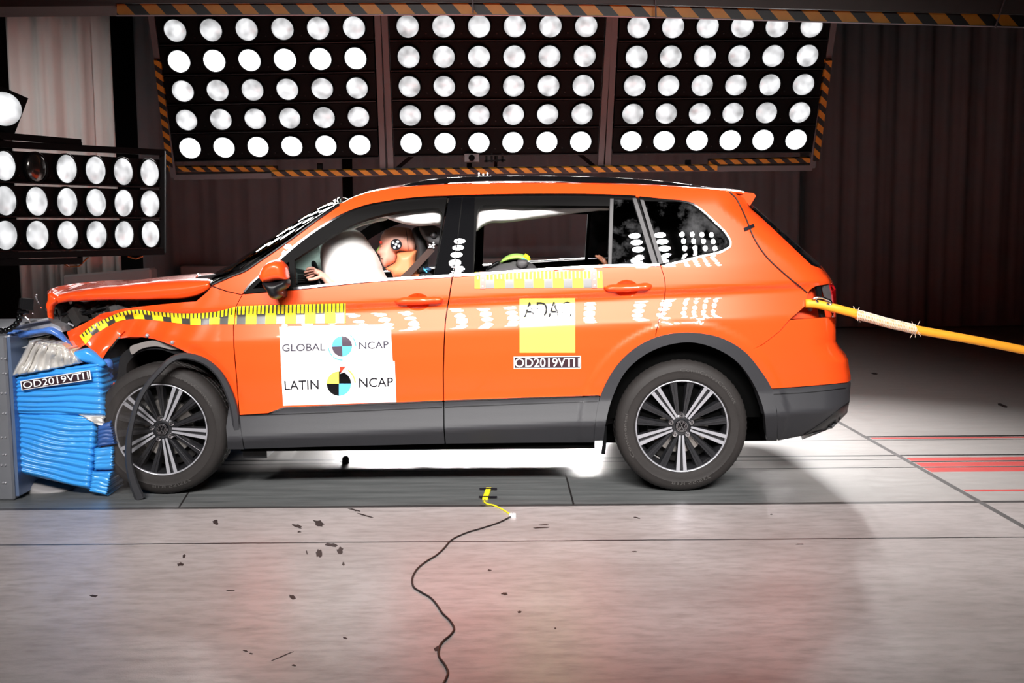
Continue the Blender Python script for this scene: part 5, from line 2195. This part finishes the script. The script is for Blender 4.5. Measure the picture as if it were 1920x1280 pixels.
# near arm to the steering wheel, with a hand of five fingers
sh_ = chain(ch, [(P(770, 548, .36), .07), (P(745, 590, .30), .055), (P(700, 605, .27), .048)])
el = chain(sh_, [(P(650, 570, .27), .043), (P(625, 537, .28), .034), (P(612, 521, .285), .026)])
wr = el
palm = chain(wr, [(P(602, 513.5, .285), (.034, .022)), (P(594, 508, .285), (.034, .020))])
for pts in ([(589, 503, .27), (583, 502.0, .255), (577, 503.5, .25), (573.5, 506, .25)],
            [(588, 506, .275), (581, 506.5, .265), (574, 509, .26), (569.5, 511.5, .26)],
            [(588, 510, .29), (581, 511.5, .285), (574, 514, .285), (570.5, 516.5, .285)],
            [(590, 514, .30), (584, 517, .30), (578, 520, .30), (574, 521.5, .30)]):
    chain(palm, [(P(u, v, y), .0095 if k == 0 else (.0092, .0088, .0078)[min(k, 2) if k < 3 else 2]) for k, (u, v, y) in enumerate(pts)])
chain(palm - 1, [(P(599, 519, .26), .012), (P(592, 522, .25), .0105), (P(584, 523.5, .245), .009), (P(577, 524, .245), .008)])
# far arm
s2 = chain(ch, [(P(770, 548, .72), .07), (P(745, 600, .78), .055), (P(700, 600, .80), .048)])
h2 = chain(s2, [(P(650, 560, .80), .04), (P(622, 530, .76), .028), (P(612, 520, .74), (.034, .022))])
for dy in (-.03, -.01, .01, .03):
    chain(h2, [(P(604, 515 + dy * 60, .74 + dy), .0095), (P(597, 513 + dy * 60, .74 + dy), .009), (P(592, 518 + dy * 60, .74 + dy), .008)])
chain(h2, [(P(608, 524, .70), .011), (P(600, 526, .69), .0095), (P(594, 526, .69), .008)])
# legs
for y in (.43, .64):
    chain(0, [(P(740, 712, y), .085), (P(650, 690, y), .075), (P(600, 700, y), .06), (P(580, 760, y), .05), (P(560, 800, y), .042), (P(525, 805, y), .035)])
body = skinned('body', N, E_, SKIN, dm)
body['label'] = 'skin-coloured body with both hands at the wheel'
# clothes
shn = [(P(782, 700, .53), (.165, .135)), (P(782, 640, .53), (.165, .135)), (P(776, 580, .53), (.185, .145)), (P(772, 545, .53), (.15, .12)), (P(770, 530, .53), (.09, .08)),
       (P(770, 548, .35), .085), (P(750, 585, .29), .072), (P(770, 548, .71), .085), (P(750, 585, .78), .072)]
sv = skinned('shirt', shn, [(0, 1), (1, 2), (2, 3), (3, 4), (3, 5), (5, 6), (3, 7), (7, 8)], mat('dummy_shirt', (215, 130, 80), rough=.8, var=.08), dm)
Z2 = lambda pts: [(680 + x / 8.533, 380 + y / 8.533) for x, y in pts]
head_poly = cr(Z2([(285, 640), (280, 590), (300, 520), (345, 455), (420, 410), (540, 388), (660, 394), (760, 418), (830, 480), (862, 560), (866, 640), (855, 710), (835, 765), (730, 780), (560, 800), (548, 870), (522, 940), (400, 1012), (365, 1035),
                   (330, 1010), (300, 950), (284, 915), (275, 885), (284, 868), (258, 830), (238, 805), (225, 785), (245, 745), (268, 700), (274, 668)]), 3, closed=True)
hd = inflate('head', head_poly, .50, .082, 30, SKIN, dm, step=3, power=.5)
hd['label'] = 'flesh-coloured head with a target disc on the temple'
# the two faces of the head are flattened; a seam marks the skull cap
mb = MB()
mb.tube([P(680 + x / 8.533, 380 + y / 8.533, .4165) for x, y in [(690, 420), (702, 480), (712, 560), (720, 650), (728, 768)]], .0016, 6)
mb.build('skull_seam', CABLE, hd)
nkp = cr(Z2([(545, 795), (640, 782), (760, 770), (868, 762), (862, 840), (855, 920), (862, 1010), (872, 1100), (930, 1112), (990, 1135), (960, 1180), (800, 1210), (600, 1210), (490, 1190), (470, 1150), (448, 1105), (405, 1090), (365, 1052), (430, 1010), (520, 950), (545, 880)]), 3, closed=True)
nk_ = inflate('neck_shield', nkp, .50, .092, 14, SKIN2, dm, step=3.5)
nk_['label'] = 'orange flared neck skin'
tgt = empty('target_disc', P(742.5, 458, .41), hd)
mb = MB()
c = P(742.6, 458.3, .4155)
mb.cyl((c.x, c.y - .003, c.z), (c.x, c.y + .006, c.z), .0315, 28)
mb.build('disc', INK, hd)
mb = MB()
for (x, y) in ((488, 640), (562, 622), (535, 666), (510, 715), (582, 692)):
    q = P(680 + x / 8.533, 380 + y / 8.533, .411)
    mb.cyl((q.x, q.y - .001, q.z), (q.x, q.y + .003, q.z), .0072, 14)
mb.build('target_dot', WHITE, hd)
bpy.data.objects.remove(tgt)
# face: painted brow and nose stripe, eye, lips, ear plate
mb = MB()
q = P(714, 454, .432)
mb.ball(q, .011, 10, 0, (.8, .5, .9))
mb.build('face_paint', INKR, hd, smooth=True)
mb = MB()
mb.tube([P(711.5, 462, .49), P(709, 467, .49), (P(706.6, 471, .49))], .004, 8)
mb.build('nose_paint', LIME, hd, smooth=True)
mb = MB()
mb.ball(P(715.5, 461, .45), .0075, 10, 0, (.8, .6, .7))
mb.build('eye', SKIN2, hd, smooth=True)
mb = MB()
mb.tube([P(712.5, 483.5, .46), P(715.5, 484.5, .445), P(718, 485.5, .44)], .0022, 6)
mb.build('mouth', CABLE, hd)
# blue striped strap behind the shoulder
inflate('shoulder_strap', cr(Z2([(880, 1090), (930, 1045), (1010, 1030), (1085, 1035), (1100, 1070), (1070, 1110), (1000, 1120), (920, 1115)]), 3, closed=True), .46, .03, 5, mat('strap_blue', (50, 82, 118), rough=.7, var=.2), dm, step=3)
mb = MB()
mb.tube([P(680 + x / 8.533, 380 + y / 8.533, .425) for x, y in [(970, 1040), (1000, 1080), (1030, 1115)]], .004, 6)
mb.tube([P(680 + x / 8.533, 380 + y / 8.533, .425) for x, y in [(905, 1085), (960, 1070), (1040, 1062)]], .003, 6)
mb.build('strap_stripe', INKB, dm)

# child seat and child behind
cs = empty('child_restraint', P(960, 700, .45))
tag(cs, 'grey child seat with a lime green top showing over the rear door sill', 'child seat')
inflate('shell', cr([(909, 509), (916, 503), (928, 497), (940, 491.5), (955, 487.5), (972, 487), (985, 489.5), (997, 493.5), (1006, 502), (1010, 520), (1005, 620), (980, 700), (930, 705), (912, 640), (905, 540)], 6, closed=True), .44, .20, 26, CSEAT, cs, step=5, amp=.06)
inflate('head_pad', cr([(936, 496), (940, 488), (947, 481.5), (956, 477), (968, 475), (980, 476.5), (988, 480.5), (993, 489), (985, 489), (970, 487), (955, 489), (945, 492)], 4, closed=True), .44, .13, 7, LIME, cs, step=3)
inflate('side_wing', cr([(911, 506), (917, 498), (926, 492), (936, 489), (938, 492), (928, 498), (918, 505)], 3, closed=True), .38, .03, 4, BLACK, cs, step=3)
inflate('strap_cover', cr([(968, 497), (970, 488), (978, 486), (990, 489), (990, 498), (984, 503), (974, 504)], 3, closed=True), .27, .02, 6, TRIMG, cs, step=3)
mb = MB()
mb.tube([P(983, 478, .34), P(989, 482, .34), P(992, 488, .34)], .012, 8)
mb.build('pad_edge', YEL, cs, smooth=True)
mb = MB()
mb.tube([P(978, 485, .32), P(984, 487, .32), P(990, 490, .32)], .006, 8)
mb.build('piping', mat('teal', (60, 190, 170), rough=.6), cs, smooth=True)

cd = empty('child_dummy', P(1165, 640, .50))
tag(cd, 'child dummy behind the tinted rear glass, fingers and white sleeve showing', 'dummy')
N = []
E_ = []
N.append((P(1165, 660, .52), (.09, .08)))
t2 = chain(0, [(P(1172, 600, .52), (.10, .08)), (P(1178, 545, .52), (.09, .07))])
chain(t2, [(P(1180, 525, .52), .045), (P(1180, 512, .52), .045)])
ar = chain(t2, [(P(1178, 545, .42), .045), (P(1172, 530, .36), .036), (P(1155, 515, .34), .030), (P(1143, 502, .33), .024)])
pm = chain(ar, [(P(1138, 497, .33), (.026, .016)), (P(1133, 492.5, .33), (.027, .015))])
for pts in ([(1126, 486.5, .32), (1120, 481, .315), (1115.5, 478.5, .315)], [(1129, 484, .325), (1124, 480.5, .32), (1120, 479.0, .32)], [(1131, 485, .34), (1128, 481.5, .345)], [(1133, 486.5, .355), (1131, 483.5, .36)]):
    chain(pm, [(P(u, v, y), (.0088, .0082, .0072)[k]) for k, (u, v, y) in enumerate(pts)])
chain(pm - 1, [(P(1132, 500, .31), .0095), (P(1126, 499, .305), .0085), (P(1122, 496, .30), .0075)])
for y in (.46, .58):
    chain(0, [(P(1120, 665, y), .055), (P(1060, 660, y), .045), (P(1050, 700, y), .035), (P(1035, 705, y), .025)])
skinned('body', N, E_, mat('child_skin', (150, 98, 74), rough=.5, var=.08), cd)
skinned('sleeve', [(P(1182, 548, .42), .055), (P(1174, 528, .36), .046), (P(1160, 512, .34), .040), (P(1152, 501, .335), .034)], [(0, 1), (1, 2), (2, 3)], WHITE, cd)

# ================================================================== barrier
ba = empty('deformable_barrier', P(110, 900, .5))
tag(ba, 'crumpled blue honeycomb crash barrier with a foil lined core', 'barrier')


def crumple(name, quad, Y, depth, m, parent, ribs, amp, seed, nu=40, nv=70, back=True, slant=0.0):
    """corrugated, crushed sheet between four traced corners, with real depth behind it"""
    r = random.Random(seed)
    ph = [r.uniform(0, 6.28) for _ in range(8)]
    V, f = [], []
    for j in range(nv + 1):
        t = j / nv
        for i in range(nu + 1):
            s = i / nu
            uv = quadmap(quad, np.array([[s, 1 - t]]))[0]
            tt = t + .03 * math.sin(s * 3 + ph[0]) + .012 * math.sin(s * 9 + t * 7 + ph[1])
            a = abs(math.sin(PI * ribs * tt + ph[2] + .5 * math.sin(tt * 9 + ph[3]))) ** .7
            y = Y - amp * a - amp * .6 * math.sin(s * 7 + t * 5 + ph[4]) * .5 + slant * s
            edge = min(s, 1 - s, t, 1 - t)
            y += .02 * (1 - min(1, edge / .06)) ** 2
            dv = 2.2 * math.sin(s * 6 + ph[5]) * (.5 - abs(t - .5)) + 1.2 * math.sin(t * 40 + ph[6]) * (s > .98)
            V.append(tuple(Pn([(uv[0] + 1.3 * math.sin(t * 60 + ph[7]) * (1 if 0 < i < nu else .9), uv[1] + dv)], y)[0]))
    W_ = nu + 1
    for j in range(nv):
        for i in range(nu):
            a = j * W_ + i
            f.append((a, a + W_, a + W_ + 1, a + 1))
    o = mesh(name, V, f, m, parent, smooth=True)
    if back:
        me = o.data
        bm = bmesh.new()
        bm.from_mesh(me)
        be = [e for e in bm.edges if e.is_boundary]
        ex = bmesh.ops.extrude_edge_only(bm, edges=be)
        vv = [g for g in ex['geom'] if isinstance(g, bmesh.types.BMVert)]
        for q in vv:
            q.co.y = Y + depth
        be2 = [e for e in bm.edges if e.is_boundary]
        bmesh.ops.holes_fill(bm, edges=be2, sides=0)
        bmesh.ops.recalc_face_normals(bm, faces=bm.faces)
        bm.to_mesh(me)
        bm.free()
    return o


C2 = lambda pts: [(x / 3.765, 620 + y / 3.765) for x, y in pts]
crumple('upper_sheet', C2([(75, 318), (712, 222), (748, 600), (98, 582)]), .05, .95, BARB, ba, 8.5, .016, 3)
crumple('lower_sheet', C2([(88, 568), (690, 610), (640, 1122), (78, 990)]), .06, .95, BARB, ba, 11.5, .02, 11)
for q, sd in ((C2([(690, 668), (782, 640), (816, 798), (688, 818)]), 1), (C2([(664, 830), (800, 815), (800, 980), (665, 982)]), 2), (C2([(648, 995), (790, 992), (756, 1162), (630, 1136)]), 4)):
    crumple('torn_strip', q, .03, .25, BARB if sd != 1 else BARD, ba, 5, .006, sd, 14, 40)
# side of the block between sheet and wheel, shade put in as darker blue
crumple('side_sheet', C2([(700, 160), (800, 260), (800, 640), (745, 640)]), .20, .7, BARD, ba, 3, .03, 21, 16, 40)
crumple('foil_core', C2([(72, 325), (205, 70), (500, 130), (575, 228)]), .035, .8, FOIL, ba, 6, .03, 8, 46, 60)
crumple('foil_core', C2([(150, 120), (260, 75), (440, 90), (510, 140)]), .05, .7, FOIL, ba, 4, .02, 18, 30, 40)
slab('honeycomb_core', C2([(62, 90), (220, 60), (360, 30), (300, 90), (180, 170), (140, 230), (75, 310)]), .20, .7, HONEY, ba)
# blue film arching over the core
film = cr(C2([(66, 66), (160, 50), (270, 22), (350, 22), (430, 62), (490, 120), (530, 160), (570, 200), (640, 225), (700, 215), (760, 250), (795, 270), (790, 210), (735, 180), (700, 150), (640, 130), (575, 150), (530, 120), (480, 60), (420, -5), (370, -30), (300, -20), (200, -5), (60, 10)]), 4, closed=True)
inflate('blue_film', film, .12, .03, 5, mat('blue_film', (74, 120, 200), rough=.25, var=.25, vscale=14, coat=.6), ba, step=3.5, amp=.6, seed=5)
inflate('torn_film', cr([(139, 660), (150, 655), (166, 652), (178, 659), (193, 673), (200, 682), (190, 690), (175, 682), (158, 678), (147, 672)], 4, closed=True), .07, .03, 7, BARB, ba, step=3, amp=.5, seed=15)
slab('top_plate', [(3, 616), (92, 597), (98, 606), (112, 612), (118, 622), (95, 626), (60, 632), (16, 638)], .13, .85, STEEL, ba)
mb = MB()
mb.tube([P(0, 617, .1), P(45, 607, .1), P(92, 597.5, .1)], .008, 8)
mb.build('plate_edge', STEEL, ba)
inflate('lower_lip', cr(C2([(110, 1020), (160, 1010), (300, 1040), (430, 1075), (530, 1105), (440, 1150), (340, 1185), (240, 1196), (150, 1170), (112, 1090)]), 4, closed=True), .25, .12, 14, mat('grey_lip', (135, 132, 132), rough=.6, var=.1), ba, step=4)
crumple('foil_tear', C2([(560, 592), (740, 596), (735, 680), (690, 664)]), .04, .1, FOIL, ba, 3, .012, 31, 12, 12)


def quad_solid(name, quad, Y, th, m, parent):
    return slab(name, quad, Y, th, m, parent)


# label on the barrier
LQ = C2([(143, 355), (634, 277), (645, 345), (152, 420)])
bl = quad_solid('barrier_label', LQ, .012, .004, WHITE, ba)
bl['label'] = 'black label reading OD2019VTI1 on the blue sheet'
inner = quadmap(LQ, np.array([(.014, .07), (.986, .07), (.986, .93), (.014, .93)]))
A = Pn(inner, np.full(4, .0105))
mesh('label_ground', A, [(0, 1, 2, 3)], LABELB, bl)
v, f, a_ = text2d('OD2019VTI1')
uv = quadmap(quadmap(LQ, np.array([(.03, .87), (.97, .87), (.97, .14), (.03, .14)])), v)
fs = []
for q in f:
    p = uv[list(q)]
    ar = sum(p[i][0] * p[(i + 1) % len(p)][1] - p[(i + 1) % len(p)][0] * p[i][1] for i in range(len(p)))
    fs.append(tuple(q) if ar < 0 else tuple(reversed(q)))
mesh('lettering', Pn(uv, np.full(len(uv), .009)), fs, WHITE, bl)

# steel anchor block with rivets at the picture's edge
sb = empty('anchor_block', P(-40, 920, .5))
tag(sb, 'riveted grey steel block that the crumpled blue barrier is bolted to', 'block')
mb = MB()
x1 = P(18, 780, -.02).x
x2 = P(24, 780, -.02).x
mb.box((x1 - 1.3, -.02, 0), (x1, 1.2, P(10, 630, -.02).z))
o = mb.build('block_body', mat('block_steel', (140, 142, 148), rough=.45, metal=.6, var=.12), sb)
bv = o.modifiers.new('b', 'BEVEL')
bv.width = .01
mb = MB()
mb.box((x1, 0.0, .02), (x2, 1.2, P(10, 628, 0).z - .01))
mb.build('edge_plate', mat('edge_blue', (120, 140, 175), rough=.35, metal=.6), sb)
mb = MB()
for i, v in enumerate((672, 700, 737, 775, 820, 852, 872, 905)):
    for u in ((6, 11) if i % 2 else (3, 10)):
        c = P(u, v, -.02)
        mb.ball((c.x, -.02, c.z), .007, 8)
mb.build('rivet', STEEL, sb, smooth=True)

# jointed arm with a small camera on the block
ga = empty('camera_arm', P(0, 622, .05))
tag(ga, 'black jointed arm holding a small camera above the barrier', 'camera arm')
pts = resamp(cr([(-14, 620), (0, 620), (10, 620), (20, 616), (29, 609), (35, 601), (38, 592)], 2), 9)
for (u, v) in pts:
    c = P(u, v, .02)
    mb = MB()
    mb.ball(c, .0165, 12)
    mb.build('joint', GLOSSB, ga, smooth=True)
mb = MB()
mb.bar(P(37, 588, .02), P(47, 581, .02), .02, .03)
mb.tube([P(33, 585, .0), P(54, 585, .0)], .008, 8)
mb.ball(P(36, 584, .0), .012, 10)
mb.build('clamp', GLOSSB, ga)
mb = MB()
c = P(50.5, 570, .02)
M = Matrix.Translation(c) @ Euler((0, math.radians(8), math.radians(35))).to_matrix().to_4x4()
mb.box((-.028, -.02, -.03), (.028, .03, .03), 0, M)
mb.box((-.036, -.015, -.026), (-.028, .025, .026), 0, M)
mb.build('housing', BLACK, ga)
mb = MB()
mb.tube([P(47, 594, .02), P(53, 599, .02), P(58, 606, .03)], .004, 6)
mb.build('pin', STEEL, ga)

# flying splinters from the impact
for i, (u, v, du, dv) in enumerate(((68, 559, 3, 8), (72, 568, 1.5, 4), (77.5, 577, .8, 1.2), (62, 588, .8, 1), (68.5, 553, 1, 1))):
    mb = MB()
    a, b_ = P(u - du / 2, v - dv / 2, .2), P(u + du / 2, v + dv / 2, .22)
    mb.bar(a, b_, .006, .004)
    mb.build('splinter', STEEL if i != 2 else PAINT, None)
    o = COL.objects[-1]
    tag(o, ('pale sliver of plastic flying in front of the bonnet tip, longest', 'short pale splinter flying below the longest sliver', 'tiny orange chip flying beside the camera arm', 'tiny grey chip flying above the barrier edge', 'speck of plastic flying above the longest sliver')[i], 'splinter', 'flying splinters')

# ================================================================== tow rope
tr_ = empty('tow_rope', P(1700, 610, .15))
tag(tr_, 'orange tow rope with a braided splice pulling from the missing tail lamp', 'rope')


def ypath(u):
    return float(np.interp(u, [1510, 1570, 1920, 2000], [.075, .06, .25, .3]))


def rp_(pts, step=5):
    return [P(u, v, ypath(u)) for u, v in cr(pts, step)]


mb = MB()
mb.tube(rp_([(1510, 568.5), (1525, 569), (1550, 574), (1590, 584), (1612, 590), (1660, 604.5), (1714, 617), (1780, 629), (1850, 642), (1925, 657), (1990, 668)]), .0235, 14)
mb.build('rope', ROPE, tr_, smooth=True)
mb = MB()
cen = rp_([(1605, 589), (1625, 594), (1660, 604), (1700, 613.5), (1716, 617.5)], 1.1)
mb.tube(cen, [.0238] * len(cen), 12, 1)
for ph in (0, PI / 2, PI, 1.5 * PI):
    for hand in (1, -1):
        pts = []
        for i, p in enumerate(cen):
            a = ph + hand * i * .55
            pts.append(p + Vector((0, math.cos(a), math.sin(a))) * .0255)
        mb.tube(pts, .0027, 5)
mb.build('splice', [ROPEW, ROPE], tr_, smooth=True)
mb = MB()
for k in range(26):
    p = cen[0] if k % 2 else cen[-1]
    a = rnd.uniform(0, 6.28)
    d = Vector((rnd.uniform(-.02, .02), math.cos(a) * .03, math.sin(a) * .03))
    mb.tube([p + d * .7, p + d * 1.5], .0015, 4)
mb.build('frayed_end', ROPEW, tr_)
hk = empty('hook', P(1540, 562, .05), tr_)
mb = MB()
mb.tube([P(u, v, .045) for u, v in cr([(1524, 559.5), (1533, 557.5), (1540, 557.5), (1550, 561), (1557, 564.5), (1559, 568), (1556, 571), (1550, 569)], 2)], .0062, 10)
mb.tube([P(u, v, .05) for u, v in cr([(1530, 561), (1531.5, 565), (1534, 567)], 2)], .006, 10)
hook = mb.build('carabiner', CHROME, tr_, smooth=True)
bpy.data.objects.remove(hk)

# ================================================================== trigger cable on the floor
tc_ = empty('trigger_cable', PF(912, 930))
tag(tc_, 'yellow contact strip on the floor with a long thin black cable', 'cable')
mb = MB()
a, b_ = PF(916.5, 917), PF(909.5, 937)
mb.bar(Vector((a.x, a.y, .006)), Vector((b_.x, b_.y, .006)), .028, .010)
mb.build('contact_strip', YEL, tc_)
mb = MB()
for (u0, v0, u1, v1) in ((899, 919.5, 932, 919.5), (898, 934.5, 932, 934.8)):
    p, q = PF(u0, v0), PF(u1, v1)
    mb.bar(Vector((p.x, p.y, .010)), Vector((q.x, q.y, .010)), .012, .006)
mb.build('holding_tape', INK, tc_)


def floor_tube(pts, r, step=6):
    return [PF(u, v) + Vector((0, 0, r)) for u, v in cr(pts, step)]


mb = MB()
mb.tube(floor_tube([(909, 938), (908, 942), (912, 945), (925, 948), (940, 955), (958, 966)], .004), .004, 8)
mb.build('yellow_lead', YEL, tc_, smooth=True)
mb = MB()
p = PF(961, 968)
for i in range(5):
    mb.box((p.x - .016 + i * .006, p.y - .02 + (i % 2) * .01, 0), (p.x - .008 + i * .006, p.y + .01 + (i % 2) * .008, .014))
mb.build('connector', WHITE, tc_)
mb = MB()
mb.tube(floor_tube([(957, 970), (940, 979), (905, 991), (870, 1002), (845, 1015), (832, 1030), (820, 1041), (795, 1057), (780, 1071), (773, 1086), (775, 1101), (790, 1112), (808, 1123), (818, 1134), (830, 1152), (845, 1167), (851.5, 1182),
                   (845, 1192), (830, 1205), (823, 1217), (823, 1232), (835, 1250), (840, 1263), (836, 1275), (828, 1290), (815, 1320)], .0042), .0042, 8)
mb.build('black_cable', CABLE, tc_, smooth=True)
# small dark foot under the car
sd_ = empty('floor_stub', PF(648, 868))
tag(sd_, 'small round black stub standing on the floor under the car', 'stub')
mb = MB()
p = PF(648, 868)
mb.cyl((p.x, p.y, 0), (p.x, p.y, .02), .022, 16)
mb.ball((p.x, p.y, .025), .022, 12)
mb.build('knob', CABLE, sd_, smooth=True)

# ================================================================== dust thrown up beside the front wheel
m = bpy.data.materials.new('crash_dust')
m.use_nodes = True
nt = NT(m)
for q in list(nt.t.nodes):
    if q.type != 'OUTPUT_MATERIAL':
        nt.t.nodes.remove(q)
out = [q for q in nt.t.nodes if q.type == 'OUTPUT_MATERIAL'][0]
pv = nt.n('ShaderNodeVolumePrincipled')
tc = nt.n('ShaderNodeTexCoord').outputs['Object']
ln = nt.n('ShaderNodeVectorMath', operation='LENGTH')
nt.l(tc, ln.inputs[0])
fall = nt.math('SUBTRACT', 1.0, ln.outputs['Value'], clamp=True)
nz = nt.math('SUBTRACT', nt.noise(tc, 2.6, 4, .6), 0.36, clamp=True)
nt.l(nt.math('MULTIPLY', nt.math('MULTIPLY', fall, nz), 22.0), pv.inputs['Density'])
pv.inputs['Color'].default_value = (0.42, 0.37, 0.35, 1)
nt.l(pv.outputs[0], out.inputs['Volume'])
mb = MB()
mb.ball((0, 0, 0), 1.0, 20)
du = mb.build('dust_cloud', m)
c = P(226, 800, .06)
du.location = c
du.scale = (.16, .12, .48)
tag(du, 'thin haze of grey dust between the barrier and the front wheel', 'dust', kind='stuff')
